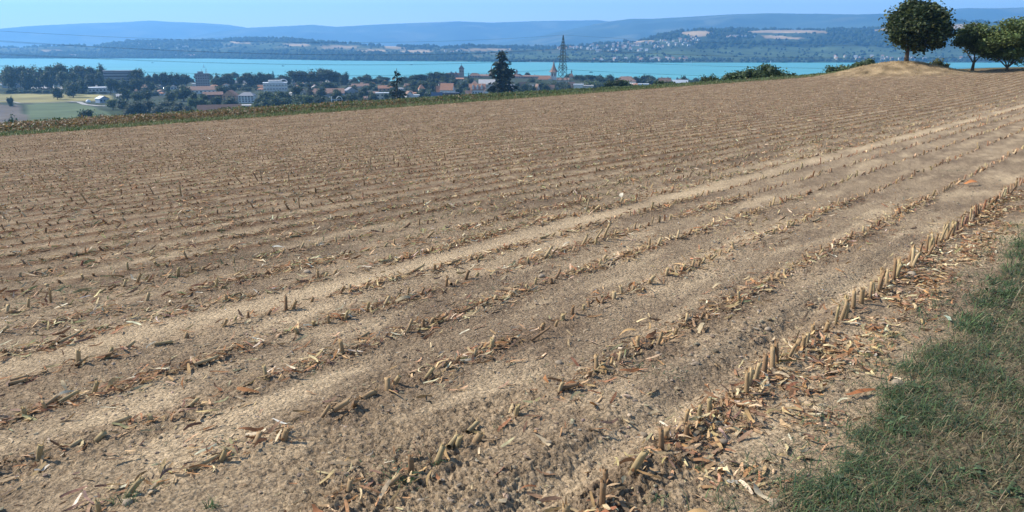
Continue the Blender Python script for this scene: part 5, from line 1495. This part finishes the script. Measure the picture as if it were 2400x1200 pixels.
def castle():
    d = 1235; px = 1082; x, y, zg = at(px, d); m = mpp(d, px); az = azel(px, 150)[0]
    o = empty('castle', (x, y, zg), -az)
    Z = lambda py: height_to(px, py, d) - zg
    mb = MB(); mb.box(-6.2*m, 5.2*m, -6*m, 6*m, -3, Z(161)); k = mb.build('keep_tower', PAL['stone'], o)
    spire(k, -.5*m, 0, Z(161) - .1, 12.6*m, Z(152) - Z(161), PAL['dark_slate'], flare=False, name='tower_roof')
    mb = MB(); mb.tube([(-.5*m, 0, Z(152) - .5), (-.5*m, 0, Z(148))], .25, 5); mb.build('finial', PAL['dark_slate'], k)
    for q in (-3, 1.5): link('window', WIN_ME, k, loc=(q*m, -6*m - .05, Z(167)), scale=(1.0, .2, 1.8))
    mb = MB(); mb.box(-36*m, -6.4*m, -5*m, 5*m, -3, Z(176)); w = mb.build('wing', PAL['stone'], o)
    mb = MB(); a, b = -36.5*m, -6.4*m; mb.add([(a, -6*m, Z(176)-.05), (b, -6*m, Z(176)-.05), (b, 6*m, Z(176)-.05), (a, 6*m, Z(176)-.05), (a, 0, Z(170.5)), (b, 0, Z(170.5))], [(0, 1, 5, 4), (2, 3, 4, 5), (3, 0, 4), (1, 2, 5), (3, 2, 1, 0)]); mb.build('wing_roof', PAL['brown_tile'], w)
    for q in range(7): link('window', WIN_ME, w, loc=((-33 + 4*q)*m, -5*m - .05, Z(180)), scale=(1.1, .2, 1.6))
    for (c, t) in ((-25, 166), (-21, 168.5), (-14, 166.5)):
        mb = MB(); mb.tube([(c*m, -4*m, Z(182)), (c*m, -4*m, Z(172))], 1.6*m, 8); q = mb.build('turret', PAL['stone'], o); spire(q, c*m, -4*m, Z(172) - .1, 4.4*m, Z(t) - Z(172), PAL['dark_slate'], 8, flare=False, name='turret_roof')
    mb = MB(); mb.box(5.4*m, 22*m, -4*m, 4*m, -3, Z(179)); mb.build('curtain_wall', PAL['stone'], o)
    tag(o, 'stone castle with square keep under a dark pyramid roof', 'castle')
castle()
house(1057, 1086, 182, 196, 'pale house with orange roof at the foot of the castle', 'cream_plaster', 'orange_tile', rh=.35, win=(5, 2), d=1170)
house(1100, 1124, 171, 190, 'old town house with steep half hipped brown roof', 'stone', 'brown_tile', 'hip', rh=.6, d=1230, win=(4, 1))
house(1112, 1150, 174, 190, 'long row of old town houses with reddish roofs right of the castle', 'stone', 'brown_tile', rh=.55, d=1240, chim=2)
house(1122, 1162, 186, 205, 'big hall with a wide pale orange roof left of the tall conifer', 'cream_plaster', 'pale_roof', rh=.5, d=1080, name='hall', cat='hall')
house(1099, 1137, 196, 214, 'inn with white dormers in its orange roof', 'white_plaster', 'orange_tile', rh=.55, dorm=3, win=(6, 1), d=980, name='inn', cat='inn')
house(1129, 1150, 206, 222, 'white gable house at the foot of the tall conifer', 'white_plaster', 'brown_tile', ridge_along=False, rh=.55, win=(2, 1), d=880)
house(1106, 1118, 189, 200, 'small white tower like house behind the inn', 'white_plaster', 'brown_tile', 'hip', rh=.3, d=1060, win=(2, 2))
house(1090, 1104, 212, 222, 'small cream garden house below the castle', 'cream_plaster', 'brown_tile', rh=.5, d=860)
def gate_spire():
    d = 1235; px = 1151.5; x, y, zg = at(px, d); m = mpp(d, px); o = empty('gate_tower', (x, y, zg), -azel(px, 150)[0]); Z = lambda py: height_to(px, py, d) - zg
    mb = MB(); mb.box(-4*m, 4*m, -4*m, 4*m, -2, Z(176)); mb.build('tower_wall', PAL['stone'], o); spire(o, 0, 0, Z(176) - .1, 9.5*m, Z(153) - Z(176), PAL['brown_tile'], 8, name='spire')
    tag(o, 'slender spire of the old town gate beside the tall conifer', 'tower')
gate_spire()
def town_hall():
    d = 1215; o, W, D, hb, H = house(1198, 1226, 173, 198, 'town hall with steep brown roof and a little cupola', 'stone', 'brown_tile', 'hip', rh=.62, d=d, win=(5, 1), name='town_hall', cat='town hall')
    m = mpp(d, 1210); mb = MB(); mb.tube([(-1*m, 0, H - 1.5), (-1*m, 0, H + 6*m)], 2.2*m, 8); c = mb.build('cupola', PAL['stone'], o)
    spire(c, -1*m, 0, H + 6*m - .05, 5.6*m, 5.5*m, PAL['dark_slate'], 8, name='cupola_roof')
town_hall()
house(1222, 1264, 176, 198, 'long old town roof ridge between the town hall and the church', 'stone', 'brown_tile', rh=.5, d=1225, chim=2, win=(8, 1))
house(1209, 1222, 196, 212, 'narrow house with brown gable beside the tall conifer', 'cream_plaster', 'brown_tile', ridge_along=False, rh=.5, d=990)
house(1213, 1240, 192, 210, 'timbered house with tan roof below the town hall', 'cream_plaster', 'brown_tile', rh=.5, rot=.3, d=1010, win=(3, 1))
def church():
    d = 1190; px = 1298; x, y, zg = at(px, d); m = mpp(d, px); o = empty('church', (x, y, zg), -azel(px, 150)[0]); Z = lambda py: height_to(px, py, d) - zg
    mb = MB(); mb.box(-7*m, 7*m, -6*m, 6*m, -2, Z(168.5)); t = mb.build('bell_tower', PAL['white_plaster'], o)
    spire(t, 0, 0, Z(168.5) - .1, 15*m, Z(141) - Z(168.5), PAL['brown_tile'], 8, name='spire')
    mb = MB(); mb.tube([(0, 0, Z(141) - .8), (0, 0, Z(137))], .2, 5); mb.build('finial', PAL['dark_slate'], t)
    for q in (-3.2, 3.2): link('belfry_window', WIN_ME, t, loc=(q*m, -6*m - .05, Z(175)), scale=(1.5, .2, 4.2))
    a, b = -37*m, -7.1*m
    mb = MB(); mb.box(a, b, -5*m, 7*m, -2, Z(186)); n = mb.build('nave', PAL['cream_plaster'], o)
    mb = MB(); mb.add([(a-.5, -6*m, Z(186)-.05), (b, -6*m, Z(186)-.05), (b, 8*m, Z(186)-.05), (a-.5, 8*m, Z(186)-.05), (a+3*m, m, Z(177)), (b, m, Z(177))], [(0, 1, 5, 4), (2, 3, 4, 5), (3, 0, 4), (1, 2, 5), (3, 2, 1, 0)]); mb.build('nave_roof', PAL['orange_tile'], n)
    mb = MB(); mb.box(-12*m, -4*m, -11*m, -6.1*m, -2, Z(184)); c = mb.build('stair_turret', PAL['white_plaster'], o)
    spire(c, -8*m, -8.5*m, Z(184) - .05, 9*m, Z(179.5) - Z(184), PAL['brown_tile'], 4, flare=False, name='turret_roof')
    tag(o, 'white church with a pointed brown spire left of the pylon', 'church')
church()
house(1306, 1334, 182, 200, 'brown roofed parish house right of the church', 'cream_plaster', 'brown_tile', rh=.5, d=1160)
def east_gate():
    d = 1230; px = 1340; x, y, zg = at(px, d); m = mpp(d, px); o = empty('gate_tower', (x, y, zg), -azel(px, 150)[0]); Z = lambda py: height_to(px, py, d) - zg
    mb = MB(); mb.box(-5*m, 5*m, -4*m, 4*m, -2, Z(179)); mb.build('tower_wall', PAL['cream_plaster'], o); r_ = spire(o, 0, 0, Z(179) - .1, 11*m, Z(170) - Z(179), PAL['brown_tile'], 4, flare=False, name='tower_roof')
    mb = MB(); mb.tube([(0, 0, Z(171.5)), (0, 0, Z(168))], 1.4*m, 6); q = mb.build('lantern', PAL['brown_tile'], o); spire(q, 0, 0, Z(168) - .05, 3.6*m, Z(162.5) - Z(168), PAL['dark_slate'], 6, name='lantern_roof')
    tag(o, 'gate tower with broad pointed roof and lantern right of the pylon', 'tower')
east_gate()
house(1346, 1368, 197, 211, 'white modern cube left part of the low white villa', 'white_plaster', 'white_roof', 'flat', d=860, name='villa', cat='villa', win=(3, 1))
house(1360, 1392, 200, 211, 'long low white villa with dark window band', 'white_plaster', 'pale_roof', 'flat', d=870, name='villa', cat='villa', win=(6, 1))
house(1445, 1492, 179, 192, 'wide house with brown hipped roof among the trees', 'cream_plaster', 'brown_tile', 'hip', rh=.55, d=1180)
house(1498, 1522, 196, 204, 'small white flat roofed house above the crop', 'white_plaster', 'white_roof', 'flat', d=900, win=(3, 1))
house(1546, 1574, 182, 198, 'brown roofed house with twin chimney blocks', 'cream_plaster', 'brown_tile', rh=.45, d=1020, chim=2, win=(4, 1))
house(1578, 1614, 187, 202, 'broad building with bright white roof near the end of the crop', 'white_plaster', 'white_roof', rh=.55, d=940, name='hall', cat='hall')
house(1582, 1596, 181, 190, 'small pointed slate roof behind the white roofed building', 'grey_plaster', 'dark_slate', 'hip', rh=.6, d=1010)
house(1280, 1300, 199, 210, 'small grey house in the gardens below the church', 'grey_plaster', 'brown_tile', rh=.5, d=930)
house(1170+18, 1205, 197, 210, 'white house peeping out right of the tall conifer', 'white_plaster', 'grey_roof', rh=.4, d=960, win=(2, 1))

# smaller houses and trees that fill the town between the ones above
def fill(poly, nh, nt, where, group):
    P = np.array(poly, float); lo, hi = P.min(0), P.max(0); pts = []
    while len(pts) < nh + nt:
        p = rng.uniform(lo, hi)
        if poly_in(np.array([p[0]]), np.array([p[1]]), poly)[0]: pts.append(p)
    looks = [('white', 'white_plaster', 'grey', 'grey_roof'), ('white', 'white_plaster', 'brown', 'brown_tile'), ('cream', 'cream_plaster', 'orange', 'orange_tile'), ('pale', 'cream_plaster', 'brown', 'brown_tile'), ('grey', 'grey_plaster', 'pale', 'pale_roof'), ('white', 'white_plaster', 'orange', 'orange_tile')]
    cnt = {}
    for p in sorted(pts[:nh], key=lambda q: q[0]):
        k = int(rng.integers(len(looks))); wn, wm, rn, rm = looks[k]; cnt[k] = cnt.get(k, 0) + 1
        w = rng.uniform(12, 22); hh = rng.uniform(6, 9.5)
        house(p[0] - w/2, p[0] + w/2, p[1] - hh, p[1], 'small %s house with %s roof, %s from left %s' % (wn, rn, nth(cnt[k]), where), wm, rm, ['gable', 'gable', 'hip'][k % 3], rh=rng.uniform(.4, .55), rot=rng.uniform(-.4, .4), ridge_along=bool(rng.random() < .6), win=(3, 1) if rng.random() < .6 else (2, 2), group='small houses ' + where)
    for j, p in enumerate(sorted(pts[nh:], key=lambda q: q[0])):
        tree(['round', 'green', 'round', 'tall'][int(rng.integers(4))], p[0], p[1] - rng.uniform(8, 15), rng.uniform(12, 22), base_at(*p), 'small garden tree, %s from left %s' % (nth(j + 1), where), 'tree', 'garden trees ' + where)
fill([(-10, 184), (300, 184), (300, 198), (-10, 200)], 24, 20, 'around the long factory', 'left town')
fill([(300, 190), (450, 190), (450, 226), (300, 226)], 16, 12, 'left of the tower block', 'car park quarter')
fill([(495, 196), (610, 196), (610, 214), (495, 214)], 12, 10, 'behind the orange house', 'orange house quarter')
fill([(600, 200), (930, 198), (930, 234), (720, 236)], 44, 34, 'before the domed wood', 'middle quarter')
fill([(940, 205), (1060, 203), (1060, 228), (940, 232)], 12, 12, 'below the castle trees', 'castle gardens')
fill([(940, 188), (1062, 186), (1062, 204), (940, 206)], 7, 22, 'beside the castle hill', 'castle slope')
fill([(1190, 202), (1340, 202), (1340, 216), (1190, 216)], 6, 12, 'below the church', 'church gardens')
fill([(1340, 194), (1640, 192), (1640, 202), (1340, 208)], 13, 12, 'right of the pylon', 'right quarter')

def greenery():
    hp = Heap()
    for poly, n in (([(-10, 184), (300, 184), (300, 198), (-10, 200)], 26), ([(300, 190), (450, 190), (450, 226), (300, 226)], 22), ([(495, 196), (610, 196), (610, 214), (495, 214)], 14), ([(600, 200), (930, 198), (930, 234), (720, 236)], 34), ([(940, 205), (1060, 203), (1060, 228), (940, 232)], 26), ([(940, 188), (1062, 186), (1062, 204), (940, 206)], 26), ([(1100, 190), (1340, 190), (1340, 204), (1100, 206)], 20), ([(1190, 202), (1340, 202), (1340, 216), (1190, 216)], 18), ([(0, 176), (600, 178), (600, 190), (0, 190)], 24), ([(600, 182), (930, 184), (930, 200), (600, 198)], 18), ([(1340, 194), (1640, 192), (1640, 202), (1340, 208)], 24)):
        P = np.array(poly, float); lo, hi = P.min(0), P.max(0); c = 0
        while c < n:
            p = rng.uniform(lo, hi)
            if not poly_in(np.array([p[0]]), np.array([p[1]]), poly)[0]: continue
            d = base_at(*p); x, y, z = at(p[0], d); w = rng.uniform(7, 13) * mpp(d, p[0]); hh = rng.uniform(5, 8) * mpp(d, p[0]); c += 1
            q = 90; dv = rng.normal(0, 1, (q, 3)); dv /= np.linalg.norm(dv, axis=1)[:, None]; dv[:, 2] = np.abs(dv[:, 2])
            hp.put(np.array([(-.5, -.4, 0), (.5, -.3, .1), (.5, .35, 0), (-.4, .4, .1)]), [np.array([(0, 1, 2, 3)])], np.array((x, y, z)) + dv * (w, w, hh * 1.5) * rng.uniform(.85, 1.08, (q, 1)), rotz(rng.uniform(0, 6.3, q)) @ roty(rng.normal(0, .6, q)), rng.uniform(1.0, 1.9, q), palette(q, GREEN_D, WT, .2))
            hp.put(ICO1 * (1 + .15 * gnoise(ICO1[:, 0] * 3 + c, ICO1[:, 1] * 3, 5)[:, None]), [ICO1F], np.array([(x, y, z + hh * .3)]), rotz(np.array([c * 1.])), np.array([(w * .95, w * .95, hh * 1.2)]), np.array([GREEN_D[0]]))
    tag(link('garden_greenery', hp.mesh('garden_greenery', M_LEAF)), 'mass of hedges and garden bushes between the town roofs', kind='stuff')
greenery()

# trees that share a group are told apart by counting from the left
def number_groups():
    gr = {}
    for o in list(COL.objects):
        if o.parent is None and o.get('category') in ('tree', 'bush') and o.get('group') and 'from left' not in o['label']: gr.setdefault(o['group'], []).append(o)
    for L in gr.values():
        L.sort(key=lambda o: math.atan2(o.location.x, o.location.y))
        for i, o in enumerate(L): o['label'] = '%s, %s from left' % (o['label'], nth(i + 1))
number_groups()

def arch_sculpture():
    d = 560; x, y, z = at(785, d); m = mpp(d, 785); o = empty('playground_frame', (x, y, z), -azel(785, 150)[0]); Z = lambda py: height_to(785, py, d) - z
    mb = MB(); mb.tube([(-14*m, 0, -1), (-12.5*m, 0, Z(226))], [1.6*m, 1.1*m], 6); mb.build('post', PAL['white_roof'], o)
    mb = MB(); mb.tube([(5*m + 7*m*math.cos(a), 0, Z(236) + 10*m*math.sin(a)) for a in np.linspace(math.pi, 0, 9)] + [(12*m, 0, -1)], .8*m, 6); mb.build('arch', PAL['white_roof'], o)
    mb = MB(); mb.box(-13*m, 8*m, -.6*m, .6*m, Z(234), Z(232.5)); mb.build('beam', PAL['blue_plaster'], o)
    tag(o, 'white post and arch frame standing above the crop', 'frame')
arch_sculpture()

# ------------------------------------------------------------------ parked cars seen as glints
def car_mesh(col):
    mb = MB(); mb.box(-2.1, 2.1, -.85, .85, .35, .95, 0); mb.add([(-1.5, -.8, .95), (1.3, -.8, .95), (1.3, .8, .95), (-1.5, .8, .95), (-1.0, -.68, 1.5), (.6, -.68, 1.5), (.6, .68, 1.5), (-1.0, .68, 1.5)], [(4, 5, 6, 7), (0, 1, 5, 4), (1, 2, 6, 5), (2, 3, 7, 6), (3, 0, 4, 7)], 1)
    for sx in (-1.3, 1.3):
        for sy in (-.8, .8): mb.tube([(sx, sy - .1, .33), (sx, sy + .1, .33)], .33, 8, 1)
    return mb.mesh('parked_car', [mat_col('car_paint', col, .3, .5, 1, .05), PAL['glass']])
CARS = [car_mesh(c) for c in ((.75, .75, .75), (.4, .42, .45), (.07, .08, .1), (.45, .08, .06))]
for i in range(22):
    px = 352 + (i % 11) * 4.4 + random.uniform(-.6, .6); py = 203.5 + (i // 11) * 4.2
    x, y, z = at(px, base_at(px, py))
    tag(link('parked_car', CARS[[0, 1, 0, 2, 0, 3, 1][i % 7]], loc=(x, y, z), rot=(0, 0, 1.2 + random.uniform(-.1, .1))), 'car parked on the town car park below the long glass roofed hall', 'car', 'cars on the town car park')

# ------------------------------------------------------------------ houses and boats across the lake
FARW = [PAL['white_plaster'], PAL['cream_plaster']]; FARR = [PAL['orange_tile'], PAL['brown_tile'], PAL['grey_roof']]
def far_house_mesh(i):
    mb = MB(); w, dd, h, r_ = 8 + (i % 3) * 3, 8, 5 + (i % 2) * 1.5, 4
    mb.box(-w/2, w/2, -dd/2, dd/2, -3, h, 0)
    mb.add([(-w/2, -dd/2, h), (-w/2, dd/2, h), (-w/2, 0, h + r_)], [(1, 0, 2)], 0); mb.add([(w/2, -dd/2, h), (w/2, dd/2, h), (w/2, 0, h + r_)], [(0, 1, 2)], 0)
    e = .6; mb.add([(-w/2-e, -dd/2-e, h-.3), (w/2+e, -dd/2-e, h-.3), (w/2+e, dd/2+e, h-.3), (-w/2-e, dd/2+e, h-.3), (-w/2-e, 0, h+r_+.1), (w/2+e, 0, h+r_+.1)], [(0, 1, 5, 4), (2, 3, 4, 5)], 1)
    return mb.mesh('far_house', [FARW[i % 2], FARR[i % 3]])
FH = [far_house_mesh(i) for i in range(6)]
def hill_point(px, py):
    H = HILL; c = int(np.argmin(np.abs(H['pxs'] - px))); k = int(np.argmin(np.abs(H['py'][:70, c] - py)))
    return float(H['X'][k, c]), float(H['Y'][k, c]), float(H['Z'][k, c])
def village(n, poly, lab, group, s=1.0):
    P = np.array(poly, float); lo, hi = P.min(0), P.max(0); c = 0
    while c < n:
        p = rng.uniform(lo, hi)
        if not poly_in(np.array([p[0]]), np.array([p[1]]), poly)[0]: continue
        x, y, z = hill_point(*p); az = math.atan2(x, y)
        v_ = int(rng.integers(6))
        tag(link('far_house', FH[v_], loc=(x + rng.uniform(-8, 8), y + rng.uniform(-8, 8), z + 1), rot=(0, 0, -az + rng.normal(0, .5)), scale=(s, s, s)), '%s %s' % (['white', 'cream'][v_ % 2], lab), 'house', group); c += 1
village(95, [(1350, 112), (1400, 104), (1440, 101), (1505, 97), (1560, 97), (1625, 90), (1640, 100), (1600, 112), (1500, 122), (1420, 124), (1360, 118)], 'small far house of the hillside village across the lake', 'hillside village houses')
village(30, [(1395, 143), (1400, 138), (1620, 137), (1625, 143)], 'far house of the shore hamlet right of the pylon across the lake', 'shore hamlet houses')
village(26, [(1880, 142), (1890, 136), (2080, 134), (2320, 136), (2320, 142)], 'far house on the lake shore behind the mound', 'shore houses behind the mound')
village(14, [(1290, 116), (1300, 112), (1352, 111), (1356, 117)], 'far orange roofed house on the ridge beside the pylon', 'ridge houses by the pylon')
village(14, [(1700, 87), (1760, 84), (1762, 89), (1704, 91)], 'far house below the wooded dome on the hill', 'houses under the wooded dome')
village(22, [(280, 108), (330, 101), (420, 103), (470, 112), (380, 116)], 'far house on the wooded hill at the left across the lake', 'houses on the left hill')
village(8, [(155, 134.5), (165, 131.5), (182, 132), (178, 135)], 'bright far house on the left lake shore', 'left shore houses', 1.3)
village(10, [(405, 134), (412, 129), (475, 131), (470, 135)], 'far house on the lake shore under the left hill', 'shore houses under the left hill')
village(10, [(1010, 121), (1060, 118), (1110, 120), (1060, 124)], 'far farm building beside the tan fields above the lake', 'farm buildings by the tan fields')
def boat(px, py, dark, lab):
    az, te = azel(px, py); d = (LAKEZ - CAMH) / te; x, y = d * math.sin(az), d * math.cos(az)
    o = empty('sailing_boat' if not dark else 'motor_boat', (x, y, LAKEZ), random.uniform(-.5, .5))
    mb = MB(); mb.add([(-4, -1.1, .0), (3, -1.1, .0), (5, 0, .1), (3, 1.1, 0), (-4, 1.1, 0), (-4.2, -1.4, 1.2), (3, -1.4, 1.2), (5.8, 0, 1.4), (3, 1.4, 1.2), (-4.2, 1.4, 1.2)], [(0, 1, 6, 5), (1, 2, 7, 6), (2, 3, 8, 7), (3, 4, 9, 8), (4, 0, 5, 9), (5, 6, 7, 8, 9)])
    mb.build('hull', PAL['dark_slate' if dark else 'white_roof'], o)
    mb = MB()
    if dark: mb.box(-1.5, 1.5, -.9, .9, 1.2, 2.8); mb.build('cabin', PAL['grey_plaster'], o)
    else: mb.add([(-3, 0, 1.6), (1, .05, 1.6), (1, 0, 11), (-3, .08, 1.6)], [(0, 1, 2), (1, 3, 2)]); mb.build('sail', PAL['white_roof'], o)
    tag(o, lab, 'boat')
for a in [(1243, 146.8, 0, 'tiny sailing boat near the far shore left of the pylon'), (1475, 148, 0, 'tiny white sailing boat off the shore hamlet'), (1620, 148, 0, 'white sailing boat off the far vineyards'), (1806, 147.6, 0, 'white sailing boat left of the mound near the far shore'),
          (478, 158, 0, 'white boat on the lake above the tower block'), (663, 155, 1, 'dark motor boat left of centre on the lake'), (964, 152.5, 1, 'dark motor boat above the slim conifer'), (357, 147.5, 1, 'dark motor boat at the left of the lake'), (1385, 170, 1, 'dark motor boat right of the pylon')]:
    boat(*a)

# ------------------------------------------------------------------ pylon and cables
M_STEEL = mat_col('pylon_steel', (0.075, 0.10, 0.095), .6, .3, 2, .2)
M_CABLE = mat_col('cable', (0.05, 0.055, 0.06), .5, .3, 2, .1)
def pylon():
    d = 560; px = 1319; x, y, zg = at(px, d); m = mpp(d, px); az = azel(px, 150)[0]
    o = empty('pylon', (x, y, zg), -az + RD(38))
    Z = lambda py: height_to(px, py, d) - zg
    T = Z(82)
    def half(z):
        return float(np.interp(z, [0, Z(215), Z(158), Z(134), Z(110), Z(96), T], [16*m*.74, 13.5*m*.74, 8*m*.74, 6.2*m*.74, 4.6*m*.74, 2.6*m*.74, .08]))
    zs = [-.5, Z(228), Z(215), Z(200), Z(186), Z(174), Z(163), Z(158), Z(150), Z(142), Z(134), Z(126), Z(118), Z(110), Z(103), Z(96), Z(89), T]
    zs = sorted(set(z for z in zs if z >= -.5))
    th = .17
    C = [(1, 1), (1, -1), (-1, -1), (-1, 1)]
    for (sx, sy) in C:
        mb = MB(); mb.tube([(sx * half(z), sy * half(z), z) for z in zs], th * 1.25, 4); mb.build('leg', M_STEEL, o)
    for i in range(len(zs) - 2):
        a, b = zs[i], zs[i + 1]; ha, hb = half(a), half(b)
        for k in range(4):
            p, q = C[k], C[(k + 1) % 4]
            for (s, t) in (((p[0]*ha, p[1]*ha, a), (q[0]*hb, q[1]*hb, b)), ((q[0]*ha, q[1]*ha, a), (p[0]*hb, p[1]*hb, b))):
                mb = MB(); mb.tube([s, t], th * .62, 4); mb.build('brace', M_STEEL, o)
    tips = {}
    for n, (pyv, L) in enumerate(((158, 5.0), (134, 6.0), (110, 5.0))):
        z = Z(pyv); h = half(z)
        for s in (-1, 1):
            mb = MB()
            for q in (-1, 1):
                mb.tube([(q * h, s * h, z - .1), (0, s * L, z)], th * .8, 4); mb.tube([(q * h, s * h, z + 1.6), (0, s * L, z + .1)], th * .7, 4)
            c = mb.build('crossarm', M_STEEL, o)
            mb = MB(); mb.tube([(0, s * L, z), (0, s * L, z - 1.3)], .13, 6); mb.build('insulator', PAL['dark_slate'], c)
            tips[(n, s)] = Vector((0, s * L, z - 1.3))
    R_ = Matrix.Translation((x, y, zg)) @ Matrix.Rotation(-az + RD(38), 4, 'Z')
    tag(o, 'tall lattice power pylon beyond the crop right of the church', 'pylon')
    return {k: R_ @ v for k, v in tips.items()}, R_ @ Vector((0, 0, T))
TIPS, TOP = pylon()
def cable(P, Q, sag, lab):
    mb = MB(); pts = []
    for i in range(41):
        t = i / 40; p = P.lerp(Q, t); pts.append((p.x, p.y, p.z - sag * 4 * t * (1 - t)))
    mb.tube(pts, .042, 4, cap=False)
    tag(mb.build('power_cable', M_CABLE), lab, 'cable', 'power cables of the pylon line')
LEVEL = ['lowest', 'middle', 'upper']
def px_point(px, py, d):
    az, te = azel(px, py); return Vector((d * math.sin(az), d * math.cos(az), CAMH + te * d))
# the line goes on to pylons outside the picture: near on the left, farther on the right
for n, (yl, yr, sl, sr) in enumerate(((131, 158, 6.0, 6.0), (101, 147, 6.0, 5.0), (65, 122, 7.0, 5.0))):
    for s in (-1, 1):
        off = Vector((2.0 * s, 3.6 * s, 0))
        cable(TIPS[(n, s)], px_point(-420, yl, 420) + off, sl, '%s %s power cable from the pylon towards the left' % (LEVEL[n], 'rear' if s > 0 else 'front'))
        cable(TIPS[(n, s)], px_point(2700, yr, 640) + off, sr, '%s %s power cable from the pylon towards the right' % (LEVEL[n], 'rear' if s > 0 else 'front'))
cable(TOP, px_point(-420, 44, 420), 7.0, 'top earth wire from the pylon towards the left')
cable(TOP, px_point(2700, 96, 640), 5.0, 'top earth wire from the pylon towards the right')
